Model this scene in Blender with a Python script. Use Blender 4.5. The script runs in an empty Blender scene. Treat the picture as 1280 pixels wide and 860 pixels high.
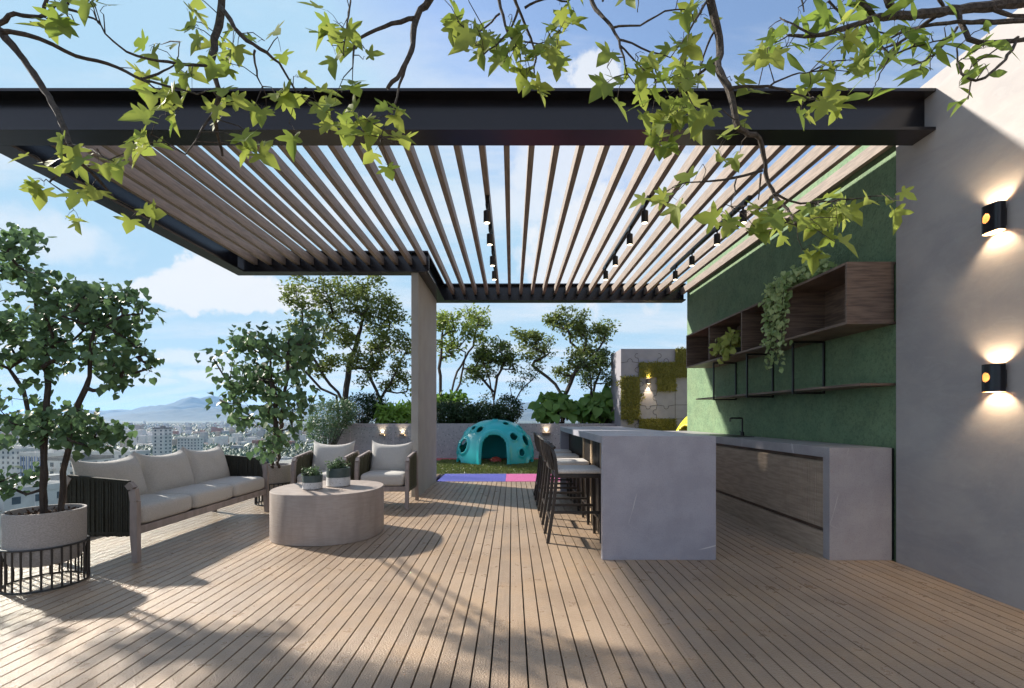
import bpy, bmesh, math, random
import numpy as np
from mathutils import Vector, Matrix
R = math.radians
random.seed(7); RNG = np.random.default_rng(11)
sc = bpy.context.scene
COL = sc.collection

# ---------------------------------------------------------------- camera
F = 600.0; HZ = 520.0; CH = 1.2            # focal length in photo pixels, horizon row, eye height
cd = bpy.data.cameras.new('camera'); cam = bpy.data.objects.new('camera', cd); COL.objects.link(cam)
cam.location = (0, 0, CH); cam.rotation_euler = (R(90), 0, 0)
cd.sensor_width = 36; cd.lens = F/1280*36; cd.shift_y = (HZ-430)/1280
cd.clip_start = 0.05; cd.clip_end = 60000
sc.camera = cam
def P(px, py, Y):                            # point at depth Y seen at a photo pixel
    return Vector(((px-640)*Y/F, Y, CH-(py-HZ)*Y/F))

# ---------------------------------------------------------------- light
LD = Vector((1.0, -0.54, -0.68)).normalized()            # direction the sunlight travels
SUN_EL = math.asin(-LD.z); SUN_AZ = math.atan2(-LD.x, -LD.y)
sl = bpy.data.lights.new('sun', 'SUN'); sl.energy = 5.0; sl.angle = R(2.0); sl.color = (1, 0.92, 0.81)
so = bpy.data.objects.new('sun', sl); COL.objects.link(so)
so.rotation_euler = LD.to_track_quat('-Z', 'Y').to_euler()
w = bpy.data.worlds.new('World'); sc.world = w; w.use_nodes = True
nt = w.node_tree; nt.nodes.clear()
class G:
    """tiny node-graph helper"""
    def __init__(s, tree): s.t = tree
    def n(s, typ, **k):
        x = s.t.nodes.new(typ)
        for a, b in k.items(): setattr(x, a, b)
        return x
    def put(s, node, key, v):
        i = node.inputs[key]
        if isinstance(v, bpy.types.NodeSocket): s.t.links.new(v, i)
        else: i.default_value = v
    def m(s, op, a, b=None, c=None, clamp=False):
        x = s.n('ShaderNodeMath', operation=op); x.use_clamp = clamp
        s.put(x, 0, a)
        if b is not None: s.put(x, 1, b)
        if c is not None: s.put(x, 2, c)
        return x.outputs[0]
    def mix(s, f, a, b):
        x = s.n('ShaderNodeMix', data_type='RGBA')
        s.put(x, 0, f); s.put(x, 6, a if isinstance(a, bpy.types.NodeSocket) else (*a, 1)[:4]); s.put(x, 7, b if isinstance(b, bpy.types.NodeSocket) else (*b, 1)[:4])
        return x.outputs[2]
    def noise(s, vec, scale, detail=3, rough=.55, dist=0):
        x = s.n('ShaderNodeTexNoise'); s.put(x, 'Vector', vec); s.put(x, 'Scale', scale); s.put(x, 'Detail', detail); s.put(x, 'Roughness', rough); s.put(x, 'Distortion', dist)
        return x.outputs['Fac']
    def ss(s, v, lo, hi):
        x = s.n('ShaderNodeMapRange', interpolation_type='SMOOTHSTEP'); s.put(x, 0, v); s.put(x, 1, lo); s.put(x, 2, hi); s.put(x, 3, 0.); s.put(x, 4, 1.)
        return x.outputs[0]
    def comb(s, a, b, c=0.):
        x = s.n('ShaderNodeCombineXYZ'); s.put(x, 0, a); s.put(x, 1, b); s.put(x, 2, c); return x.outputs[0]
    def mapv(s, vec, scale=(1,1,1), rot=(0,0,0)):
        x = s.n('ShaderNodeMapping'); s.put(x, 'Vector', vec); x.inputs['Scale'].default_value = scale; x.inputs['Rotation'].default_value = rot; return x.outputs[0]
g = G(nt)
sky = g.n('ShaderNodeTexSky', sky_type='NISHITA'); sky.sun_disc = False
sky.sun_elevation = SUN_EL; sky.sun_rotation = SUN_AZ; sky.altitude = 50; sky.air_density = 1.0; sky.dust_density = 0.9; sky.ozone_density = 1.5
tc = g.n('ShaderNodeTexCoord'); sx = g.n('ShaderNodeSeparateXYZ'); g.put(sx, 0, tc.outputs['Generated'])
X, Y, Z = sx.outputs
den = g.m('ADD', g.m('MAXIMUM', Z, 0.), 0.18)
pl = g.comb(g.m('DIVIDE', X, den), g.m('DIVIDE', Y, den))
cir = g.noise(g.mapv(pl, (0.55, 1.7, 1), (0, 0, R(-28))), 1.3, 7, .62, .35)
big = g.noise(pl, 0.8, 3, .5)
cirm = g.m('MULTIPLY', g.ss(cir, .42, .66), g.ss(big, .30, .52))
az = g.m('ARCTAN2', X, Y); el = g.m('ARCSINE', Z)
puff = g.noise(tc.outputs['Generated'], 13, 9, .62)
puff2 = g.noise(tc.outputs['Generated'], 3.2, 6, .6)
def azel(px, py):
    x = (px-640)/F; z = (HZ-py)/F
    return math.atan2(x, 1), math.atan2(z, math.hypot(x, 1))
mask = None
for (px, py, rx, ry, soft, amt) in [(205,366,60,16,.4,1),(262,352,42,34,.4,1),(300,362,80,26,.4,1),(350,370,60,18,.4,1),(245,448,50,12,.6,.7),(275,470,90,9,.8,.8),(180,475,90,7,.8,.6),(785,408,38,8,.7,.5),
                                    (745,310,95,80,.8,.95),(850,260,85,70,.8,.85),(700,205,90,40,.9,.8),(790,200,60,40,.9,.6),(745,98,34,22,.5,.9),(60,300,110,28,1.1,.6),(610,395,60,8,.8,.4)]:
    a, e = azel(px, py)
    cxy = F/math.cos(a)**2*1.0
    du = g.m('MULTIPLY', g.m('SUBTRACT', az, a), cxy/rx); dv = g.m('MULTIPLY', g.m('SUBTRACT', el, e), F/math.cos(a)/ry)
    d = g.m('SQRT', g.m('ADD', g.m('MULTIPLY', du, du), g.m('MULTIPLY', dv, dv)))
    nz = g.m('MULTIPLY', g.m('SUBTRACT', puff if rx < 120 else puff2, .5), 2.6)
    mm = g.m('MULTIPLY', g.m('SUBTRACT', 1., g.ss(g.m('ADD', d, nz), 1-soft*.55, 1+soft*.3)), amt)
    mask = mm if mask is None else g.m('MAXIMUM', mask, mm)
cm = g.m('MAXIMUM', g.m('MULTIPLY', cirm, .75), mask)
cloudcol = g.mix(puff2, (3.3, 3.5, 3.8), (4.2, 4.2, 4.2))
behind = g.ss(g.m('MULTIPLY', Y, -1.), .05, .6)          # unseen bright cloud added behind the camera to lift the shade
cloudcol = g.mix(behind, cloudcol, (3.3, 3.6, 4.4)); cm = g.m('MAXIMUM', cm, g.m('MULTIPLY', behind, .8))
horizon = g.m('MULTIPLY', g.m('SUBTRACT', 1., g.ss(el, -0.02, 0.26)), .55)
vm = g.n('ShaderNodeVectorMath', operation='MINIMUM'); g.put(vm, 0, sky.outputs[0]); vm.inputs[1].default_value = (1.95, 2.95, 3.8)
s1 = g.mix(horizon, vm.outputs[0], (2.6, 3.5, 4.1))
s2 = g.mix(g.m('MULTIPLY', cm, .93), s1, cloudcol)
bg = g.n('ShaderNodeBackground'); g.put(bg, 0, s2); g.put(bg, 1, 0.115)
wo = g.n('ShaderNodeOutputWorld'); g.t.links.new(bg.outputs[0], wo.inputs[0])
sc.view_settings.view_transform = 'Standard'; sc.view_settings.look = 'None'; sc.view_settings.gamma = 1
sc.view_settings.exposure = 1.06
sc.render.engine = 'CYCLES'
sc.cycles.max_bounces = 8; sc.cycles.diffuse_bounces = 4; sc.cycles.glossy_bounces = 3; sc.cycles.transmission_bounces = 6; sc.cycles.transparent_max_bounces = 12
sc.render.resolution_x = 1024; sc.render.resolution_y = 688

# ---------------------------------------------------------------- materials
def mat(name, c1, c2=None, rough=.6, scale=8, stretch=(1,1,1), bump=0., bscale=None, detail=4, metal=0., spec=.5, extra=None, coord='Object', lo=.35, hi=.65):
    m = bpy.data.materials.new(name); m.use_nodes = True; t = m.node_tree; q = G(t)
    b = t.nodes['Principled BSDF']
    co = q.n('ShaderNodeTexCoord').outputs[coord]
    v = q.mapv(co, stretch)
    n = q.noise(v, scale, detail)
    col = q.mix(q.ss(n, lo, hi), c1, c2 or tuple(x*.8 for x in c1))
    if extra: col = extra(q, co, col)
    q.put(b, 'Base Color', col); q.put(b, 'Roughness', rough if name != 'deck_wood' else q.m('ADD', q.m('MULTIPLY', q.noise(co, 7, 6, .7), .30), .16)); q.put(b, 'Metallic', metal); q.put(b, 'Specular IOR Level', spec)
    if bump:
        bn = q.noise(v, bscale or scale*5, 4)
        bp = q.n('ShaderNodeBump'); q.put(bp, 'Height', bn); q.put(bp, 'Strength', bump); q.put(bp, 'Distance', .01)
        q.put(b, 'Normal', bp.outputs[0])
    return m
def leafmat(name, c1, c2, trans=.35, rough=.45, tcol=None, scale=3):
    m = bpy.data.materials.new(name); m.use_nodes = True; t = m.node_tree; q = G(t)
    b = t.nodes['Principled BSDF']; out = t.nodes['Material Output']
    ge = q.n('ShaderNodeNewGeometry')
    co = q.n('ShaderNodeTexCoord').outputs['Object']
    f = q.m('ADD', q.m('MULTIPLY', ge.outputs['Random Per Island'], .65), q.m('MULTIPLY', q.noise(co, scale, 2), .5), clamp=True)
    col = q.mix(f, c1, c2)
    q.put(b, 'Base Color', col); q.put(b, 'Roughness', rough); q.put(b, 'Specular IOR Level', .28)
    tr = q.n('ShaderNodeBsdfTranslucent'); q.put(tr, 0, q.mix(f, tcol or tuple(min(1, x*1.6) for x in c1), tuple(min(1, x*1.5) for x in c2)))
    mx = q.n('ShaderNodeMixShader'); q.put(mx, 0, trans); t.links.new(b.outputs[0], mx.inputs[1]); t.links.new(tr.outputs[0], mx.inputs[2])
    t.links.new(mx.outputs[0], out.inputs[0])
    return m
def emit(name, c, s):
    m = bpy.data.materials.new(name); m.use_nodes = True; b = m.node_tree.nodes['Principled BSDF']
    b.inputs['Base Color'].default_value = (*c, 1); b.inputs['Emission Color'].default_value = (*c, 1); b.inputs['Emission Strength'].default_value = s
    return m
def speckle(q, co, col, sc_=55, d=(.10,.10,.12), l=(.52,.5,.48), a=.1, b_=.09):
    v = q.n('ShaderNodeTexVoronoi'); q.put(v, 'Vector', co); q.put(v, 'Scale', sc_)
    sp = q.n('ShaderNodeSeparateColor'); q.t.links.new(v.outputs['Color'], sp.inputs[0])
    dot = q.m('LESS_THAN', v.outputs['Distance'], .34)
    dark = q.m('MULTIPLY', dot, q.m('LESS_THAN', sp.outputs[0], a*2.2)); lite = q.m('MULTIPLY', dot, q.m('GREATER_THAN', sp.outputs[1], 1-b_*2.2))
    return q.mix(lite, q.mix(dark, col, d), l)
def fine(q, co, col):
    n = q.noise(co, 130, 2); return q.mix(q.m('MULTIPLY', q.ss(n, .5, .75), .35), col, (.12,.11,.12))
def veins(q, co, col):
    col = fine(q, co, col)
    x = q.n('ShaderNodeTexVoronoi', feature='DISTANCE_TO_EDGE')
    dv = q.n('ShaderNodeVectorMath', operation='ADD'); q.put(dv, 0, q.mapv(co, (1, 1, .7), (.3, .2, .5)))
    nn = q.n('ShaderNodeTexNoise'); q.put(nn, 'Vector', co); q.put(nn, 'Scale', 1.1); q.put(nn, 'Detail', 2)
    sc_ = q.n('ShaderNodeVectorMath', operation='SCALE'); q.put(sc_, 0, nn.outputs['Color']); sc_.inputs['Scale'].default_value = .3; q.put(dv, 1, sc_.outputs[0]); q.put(x, 'Vector', dv.outputs[0]); q.put(x, 'Scale', 1.15)
    br = q.ss(q.noise(co, 2.1, 2), .47, .6)
    return q.mix(q.m('MULTIPLY', q.m('LESS_THAN', x.outputs['Distance'], .0035), q.m('MULTIPLY', br, .55)), col, (.75,.73,.72))
def deckcol(q, co, col):
    s = q.n('ShaderNodeSeparateXYZ'); q.put(s, 0, co)
    idx = q.m('FLOOR', q.m('DIVIDE', q.m('ADD', s.outputs[0], .0134+8.66), .0866))
    wn = q.n('ShaderNodeTexWhiteNoise', noise_dimensions='2D')
    seg = q.m('FLOOR', q.m('DIVIDE', q.m('ADD', s.outputs[1], q.m('MULTIPLY', q.m('FRACT', q.m('MULTIPLY', idx, .377)), 3.)), 3.2))
    q.put(wn, 'Vector', q.comb(idx, seg)); r = wn.outputs['Value']
    gr = q.noise(q.mapv(co, (55, 1.6, 1)), 1.6, 5, .6)
    col = q.mix(q.ss(gr, .3, .7), col, (.29,.215,.155))
    col = q.mix(q.m('MULTIPLY', r, .75), col, (.44,.325,.225))
    wear = q.noise(co, .9, 5, .65)
    col = q.mix(q.m('MULTIPLY', q.ss(q.noise(co, 2.3, 4, .6), .48, .62), .45), col, (.44,.30,.18))
    return q.mix(q.m('MULTIPLY', q.ss(wear, .42, .66), .6), col, (.23,.165,.115))
M = {}
M['deck'] = mat('deck_wood', (.385,.29,.21), (.33,.25,.18), rough=.36, scale=2, extra=deckcol, bump=.8, bscale=110)
M['under'] = mat('dark_gap', (.006,.0055,.0055), rough=.9)
def plaster(q, co, col):
    n = q.noise(q.mapv(co, (1, 1, 2.2)), 1.3, 6, .65, .6); n2 = q.noise(q.mapv(co, (1, .6, 1.5), (.4, 0, 0)), 6, 7, .7, 1.5)
    col = q.mix(q.m('MULTIPLY', q.ss(n, .4, .65), .4), col, (.225,.22,.235)); return q.mix(q.m('MULTIPLY', q.ss(n2, .5, .62), .22), col, (.37,.36,.35))
M['plaster'] = mat('gray_plaster', (.36,.335,.32), (.31,.29,.285), rough=.75, scale=1.6, extra=plaster, bump=.10, bscale=28)
def roughgreen(q, co, col):
    n = q.noise(co, 28, 6, .75); col = q.mix(q.m('MULTIPLY', q.ss(q.noise(co, 3, 5, .6), .4, .65), .4), col, (.17,.23,.12)); return q.mix(q.m('MULTIPLY', q.ss(n, .45, .62), .5), col, (.06,.105,.06))
M['green'] = mat('green_plaster', (.155,.25,.135), (.115,.195,.105), rough=.8, scale=5, extra=roughgreen, bump=1., bscale=40)
M['pier'] = mat('pier_concrete', (.35,.345,.33), (.32,.315,.30), rough=.8, scale=3, bump=.2, bscale=40)
M['beam'] = mat('beam_paint', (.008,.008,.011), (.011,.010,.013), rough=.24, scale=3, spec=.4)
M['slat'] = mat('slat_wood', (.25,.20,.165), (.17,.135,.11), rough=.6, scale=9, stretch=(6,.6,6), bump=.3, bscale=60, extra=lambda q, co, c: fine(q, co, c))
M['stone'] = mat('counter_stone', (.33,.33,.38), (.28,.28,.325), rough=.38, scale=4, extra=veins, bump=.12, bscale=90)
M['stone2'] = mat('worktop_stone', (.37,.35,.36), (.32,.30,.315), rough=.4, scale=4, extra=veins, bump=.12, bscale=90)
M['walnut'] = mat('walnut', (.20,.14,.105), (.105,.072,.054), rough=.5, scale=4, stretch=(1,1.2,14), detail=7, bump=.2, bscale=30)
M['walnut2'] = mat('fluted_wood', (.48,.38,.29), (.36,.28,.21), rough=.55, scale=4, stretch=(1,1,10), detail=6)
M['copper'] = mat('copper_lining', (.75,.50,.28), rough=.35)
M['lit_rib'] = mat('lit_rib_tan', (.50,.38,.25), (.42,.31,.2), rough=.5, scale=8)  # tan of the island's lit ribs, light put into the colour
M['black'] = mat('black_metal', (.012,.012,.013), rough=.35)
M['blackw'] = mat('black_stained_wood', (.018,.014,.012), (.03,.023,.018), rough=.42, scale=20)
M['fabric'] = mat('linen_fabric', (.52,.505,.48), (.44,.43,.41), rough=.95, scale=120, bump=.6, bscale=240, spec=.15)
M['seatpad'] = mat('pale_seat_pad', (.60,.585,.55), (.52,.5,.47), rough=.85, scale=60, bump=.2, spec=.2)
M['greyw'] = mat('grey_washed_wood', (.30,.26,.25), (.23,.20,.19), rough=.6, scale=8, stretch=(2,2,.5), bump=.2)
M['rope'] = mat('dark_rope', (.030,.031,.022), (.016,.017,.013), rough=.75, scale=90, bump=.8, bscale=200)
M['rope2'] = mat('olive_rope', (.10,.098,.055), (.06,.06,.035), rough=.75, scale=90, bump=.8, bscale=200)
M['table'] = mat('table_wood', (.35,.30,.265), (.29,.245,.215), rough=.5, scale=3, stretch=(3,3,.7), detail=7, bump=.15, extra=lambda q, co, c: q.mix(q.m('MULTIPLY', q.ss(q.noise(q.mapv(co, (1,1,9)), 5, 3, .5, 2.), .45, .6), .3), c, (.24,.19,.17)))
M['fpot'] = mat('felt_concrete', (.37,.355,.345), (.27,.26,.25), rough=.9, scale=95, stretch=(1,1,2.5), bump=.6, bscale=120)
M['soil'] = mat('bark_mulch', (.11,.06,.035), (.035,.022,.015), rough=.95, scale=45, bump=1, bscale=80)
M['bark'] = mat('bark', (.052,.040,.032), (.025,.019,.016), rough=.9, scale=18, stretch=(2,2,.5), bump=1, bscale=60)
M['bark2'] = mat('maple_bark', (.075,.06,.048), (.03,.024,.02), rough=.9, scale=60, bump=1, bscale=160)
M['terrazzo'] = mat('terrazzo', (.30,.285,.30), (.26,.25,.27), rough=.55, scale=6, extra=lambda q, co, c: speckle(q, co, c, 26))
M['panel'] = mat('panel_concrete', (.25,.24,.265), (.22,.21,.235), rough=.75, scale=4, bump=.15, bscale=40)
M['teal'] = mat('teal_plastic', (.012,.38,.39), (.010,.33,.35), rough=.28, scale=3, spec=.6)
M['yellow'] = mat('yellow_plastic', (.75,.66,.04), rough=.35)
M['coral'] = mat('coral_plastic', (.62,.10,.07), rough=.4)
M['blue'] = mat('blue_rubber', (.055,.065,.34), (.04,.05,.27), rough=.85, scale=60, bump=.6)
M['pink'] = mat('pink_rubber', (.44,.085,.25), (.36,.065,.20), rough=.85, scale=60, bump=.6)
M['redr'] = mat('coral_rubber', (.48,.10,.10), (.40,.08,.08), rough=.85, scale=60, bump=.6)
M['turf'] = mat('turf_base', (.06,.09,.025), (.10,.10,.045), rough=.95, scale=40)
M['slate'] = mat('slate_glaze', (.055,.085,.085), rough=.5, scale=20)
M['potw'] = mat('speckled_white', (.62,.62,.62), (.56,.56,.56), rough=.6, scale=20, extra=lambda q, co, c: speckle(q, co, c, 120, d=(.05,.05,.05)))
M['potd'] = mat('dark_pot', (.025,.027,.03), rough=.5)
M['slab'] = mat('roof_slab', (.28,.27,.26), rough=.85, scale=3)
M['glow'] = emit('lamp_glow', (1, .72, .38), 7); M['glow2'] = emit('spot_glow', (1, .85, .6), 3)
M['l_pot'] = leafmat('potted_tree_leaf', (.028,.065,.030), (.12,.20,.085), .3, .45)
M['l_maple'] = leafmat('maple_leaf', (.085,.15,.022), (.27,.30,.06), .42, .62, scale=6)
M['l_lance'] = leafmat('narrow_leaf', (.10,.16,.025), (.20,.27,.05), .4, .6)
M['l_far'] = leafmat('far_leaf', (.07,.10,.024), (.17,.21,.055), .35)
M['l_far2'] = leafmat('far_leaf_dark', (.04,.075,.02), (.10,.14,.04), .3)
M['l_far3'] = leafmat('far_leaf_fresh', (.11,.17,.03), (.22,.27,.06), .4)
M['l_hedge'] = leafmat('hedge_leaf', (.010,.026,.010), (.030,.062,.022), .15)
M['l_bush'] = leafmat('bush_leaf', (.05,.10,.045), (.12,.19,.09), .25)
M['l_fern'] = leafmat('fern_leaf', (.07,.16,.02), (.20,.33,.05), .35)
M['l_big'] = leafmat('broad_leaf', (.035,.10,.02), (.12,.22,.045), .3)
M['l_moss'] = leafmat('moss_leaf', (.09,.10,.015), (.21,.19,.035), .2)
M['l_ivy'] = leafmat('ivy_leaf', (.09,.19,.045), (.46,.55,.26), .25)
M['l_ivy2'] = leafmat('yellow_ivy_leaf', (.20,.27,.04), (.42,.46,.13), .3)
M['l_grass'] = leafmat('grass_blade', (.05,.09,.02), (.15,.17,.05), .2)
def glassmat(name='clear_glass', tint=(.93,.96,.96), gl=1.0):
    m = bpy.data.materials.new(name); m.use_nodes = True; t = m.node_tree; q = G(t); t.nodes.remove(t.nodes['Principled BSDF'])
    tr = q.n('ShaderNodeBsdfTransparent'); q.put(tr, 0, (*tint, 1)); gs = q.n('ShaderNodeBsdfGlossy'); q.put(gs, 'Roughness', .02)
    fr = q.n('ShaderNodeLayerWeight'); q.put(fr, 0, .5); mx = q.n('ShaderNodeMixShader'); q.put(mx, 0, q.m('ADD', q.m('MULTIPLY', q.m('POWER', fr.outputs['Facing'], 5.), .5*gl), .03))
    t.links.new(tr.outputs[0], mx.inputs[1]); t.links.new(gs.outputs[0], mx.inputs[2]); t.links.new(mx.outputs[0], t.nodes['Material Output'].inputs[0])
    return m
M['glass'] = glassmat()

# ---------------------------------------------------------------- builders
class MB:
    """collects shapes into one mesh"""
    def __init__(s): s.v = []; s.f = []; s.mi = []; s.sm = []
    def add(s, vs, fs, mi=0, smooth=False):
        o = len(s.v); s.v += [tuple(v) for v in vs]; s.f += [[i+o for i in f] for f in fs]; s.mi += [mi]*len(fs); s.sm += [smooth]*len(fs)
        return s
    def box(s, x0, x1, y0, y1, z0, z1, mi=0, bev=0.):
        if bev > 0:
            bm = bmesh.new(); bmesh.ops.create_cube(bm, size=1)
            for v in bm.verts: v.co = Vector(((x0+x1)/2+v.co.x*(x1-x0), (y0+y1)/2+v.co.y*(y1-y0), (z0+z1)/2+v.co.z*(z1-z0)))
            bmesh.ops.bevel(bm, geom=bm.edges[:], offset=bev, segments=2, affect='EDGES', profile=.6)
            bm.verts.index_update(); s.add([v.co.copy() for v in bm.verts], [[v.index for v in f.verts] for f in bm.faces], mi); bm.free(); return s
        v = [(x, y, z) for z in (z0, z1) for y in (y0, y1) for x in (x0, x1)]
        return s.add(v, [(0,2,3,1),(4,5,7,6),(0,1,5,4),(2,6,7,3),(0,4,6,2),(1,3,7,5)], mi)
    def bar(s, p, q, a0, b0, a1=None, b1=None, ref=(0,1,0), mi=0):
        p, q = Vector(p), Vector(q); d = (q-p).normalized(); r = Vector(ref)
        u = d.cross(r); u = u.normalized() if u.length > 1e-4 else Vector((1,0,0)); w_ = u.cross(d).normalized()
        a1 = a0 if a1 is None else a1; b1 = b0 if b1 is None else b1
        vs = [c+u*sx_*a/2+w_*sy_*b/2 for c, a, b in ((p,a0,b0),(q,a1,b1)) for sx_, sy_ in ((-1,-1),(1,-1),(1,1),(-1,1))]
        return s.add(vs, [(0,3,2,1),(4,5,6,7),(0,1,5,4),(1,2,6,5),(2,3,7,6),(3,0,4,7)], mi)
    def tube(s, pts, rad, n=6, mi=0, caps=True):
        pts = [Vector(p) for p in pts]; rad = rad if isinstance(rad, (list, tuple)) else [rad]*len(pts)
        vs = []; fs = []; up = None
        for i, p in enumerate(pts):
            d = (pts[min(i+1, len(pts)-1)]-pts[max(i-1, 0)]).normalized()
            if up is None: up = d.orthogonal().normalized()
            up = (up-d*up.dot(d)); up = up.normalized() if up.length > 1e-5 else d.orthogonal().normalized()
            sd = d.cross(up)
            for k in range(n):
                a = 2*math.pi*k/n; vs.append(p+(up*math.cos(a)+sd*math.sin(a))*rad[i])
        for i in range(len(pts)-1):
            for k in range(n):
                a, b = i*n+k, i*n+(k+1) % n; fs.append((a, b, b+n, a+n))
        if caps: fs.append(tuple(range(n))[::-1]); fs.append(tuple((len(pts)-1)*n+k for k in range(n)))
        return s.add(vs, fs, mi, True)
    def lathe(s, prof, c=(0,0,0), n=40, mi=0, sup=None):
        vs = []; fs = []
        for r_, z in prof:
            for k in range(n):
                a = 2*math.pi*k/n; ca, sa = math.cos(a), math.sin(a)
                e = 1. if sup is None else (abs(ca)**sup+abs(sa)**sup)**(-1/sup)
                vs.append((c[0]+r_*ca*e, c[1]+r_*sa*e, c[2]+z))
        for i in range(len(prof)-1):
            for k in range(n):
                a, b = i*n+k, i*n+(k+1) % n; fs.append((a, b, b+n, a+n))
        if prof[0][0] > 1e-4: fs.append(tuple(range(n))[::-1])
        if prof[-1][0] > 1e-4: fs.append(tuple((len(prof)-1)*n+k for k in range(n)))
        return s.add(vs, fs, mi, True)
    def build(s, name, mats, parent=None, smooth=None, loc=None):
        me = bpy.data.meshes.new(name); me.from_pydata(s.v, [], s.f)
        mats = mats if isinstance(mats, (list, tuple)) else [mats]
        for m in mats: me.materials.append(M[m] if isinstance(m, str) else m)
        me.polygons.foreach_set('material_index', s.mi)
        me.polygons.foreach_set('use_smooth', s.sm if smooth is None else [smooth]*len(s.f))
        me.update()
        if any(s.sm) and smooth is not False:
            try: me.set_sharp_from_angle(angle=R(40))
            except Exception: pass
        return link(name, me, parent, loc)
def link(name, me, parent=None, loc=None):
    o = bpy.data.objects.new(name, me); COL.objects.link(o)
    if parent: o.parent = parent
    if loc: o.location = loc
    return o
def tag(o, label=None, cat=None, group=None, kind=None):
    if label: o['label'] = label
    if cat: o['category'] = cat
    if group: o['group'] = group
    if kind: o['kind'] = kind
    return o
def thing(name, label, cat, loc=(0,0,0), rz=0, group=None):
    o = bpy.data.objects.new(name, None); COL.objects.link(o); o.location = loc; o.rotation_euler = (0,0,rz); o.empty_display_size = .1
    return tag(o, label, cat, group)
def copy_tree(o, parent=None):
    c = o.copy(); COL.objects.link(c); c.parent = parent
    for ch in [x for x in o.children]: copy_tree(ch, c)
    return c
def npmesh(name, V, faces, material, parent=None, loc=None, smooth=False):
    """V (n,3) array, faces (m,k) array"""
    me = bpy.data.meshes.new(name); V = np.asarray(V, np.float32); faces = np.asarray(faces, np.int32); m, k = faces.shape
    me.vertices.add(len(V)); me.vertices.foreach_set('co', V.ravel()); me.loops.add(m*k); me.loops.foreach_set('vertex_index', faces.ravel())
    me.polygons.add(m); me.polygons.foreach_set('loop_start', np.arange(0, m*k, k, dtype=np.int32)); me.polygons.foreach_set('loop_total', np.full(m, k, np.int32))
    if smooth: me.polygons.foreach_set('use_smooth', np.ones(m, bool))
    me.update(calc_edges=True); me.validate(); me.materials.append(M[material])
    return link(name, me, parent, loc)

# leaf templates (x across, y along, z up); triangles
def fan(outline, ctr, fold=.15, droop=.2):
    v = [(ctr[0], ctr[1], 0)]+[(x, y, fold*abs(x)-droop*(y*y)*.5) for x, y in outline]
    n = len(outline); return np.array(v, float), np.array([(0, 1+i, 1+(i+1) % n) for i in range(n)])
T_heart = fan([(0,0),(.28,-.1),(.48,.15),(.40,.55),(.16,.85),(0,1.08),(-.16,.85),(-.40,.55),(-.48,.15),(-.28,-.1)], (0,.4))
T_oval = fan([(0,0),(.22,.3),(.2,.65),(0,1),(-.2,.65),(-.22,.3)], (0,.5))
T_tri = (np.array([(0,0,0),(.26,.5,.07),(0,1,0),(-.26,.5,.07)], float), np.array([(0,1,2),(0,2,3)]))
T_lance = fan([(0,0),(.10,.2),(.15,.45),(.09,.75),(0,1.05),(-.09,.75),(-.15,.45),(-.10,.2)], (0,.5), .25, .35)
_m = []
for a, r_ in [(-90,.06),(-55,.22),(-38,.50),(-24,.62),(-14,.52),(-2,.36),(12,.66),(22,.95),(32,.78),(44,.48),(50,.46),(62,.74),(76,.92),(90,1.22)]:
    _m.append((r_*math.cos(R(a)), r_*math.sin(R(a))))
_m = _m + [(-x, y) for x, y in _m[1:-1][::-1]]
T_maple = fan([(x*.68, y*.62+.25) for x, y in _m], (0,.3), .22, .35)
def stamp(pts, size, tmpl, up=(0,0,1), tilt=.8, direc=None, jit=.3, curl=(.3,2.2), rng=RNG):
    """leaf of the template at every point: returns V, Fc"""
    tv, tf = tmpl; pts = np.asarray(pts, float); n = len(pts)
    nrm = np.array(up, float)+rng.normal(0, tilt, (n, 3)); nrm /= np.linalg.norm(nrm, axis=1)[:, None]
    d = rng.normal(0, 1, (n, 3)) if direc is None else np.asarray(direc, float)+rng.normal(0, jit, (n, 3))
    d = d-nrm*np.sum(d*nrm, axis=1)[:, None]; d /= (np.linalg.norm(d, axis=1)[:, None]+1e-9)
    x = np.cross(d, nrm); s = rng.uniform(*size, n)[:, None, None] if isinstance(size, tuple) else size
    V = pts[:, None, :]+s*(tv[None, :, 0:1]*x[:, None, :]+tv[None, :, 1:2]*d[:, None, :]+tv[None, :, 2:3]*rng.uniform(*curl, n)[:, None, None]*nrm[:, None, :])
    Fc = tf[None]+(np.arange(n)*len(tv))[:, None, None]
    return V.reshape(-1, 3), Fc.reshape(-1, 3)

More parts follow.
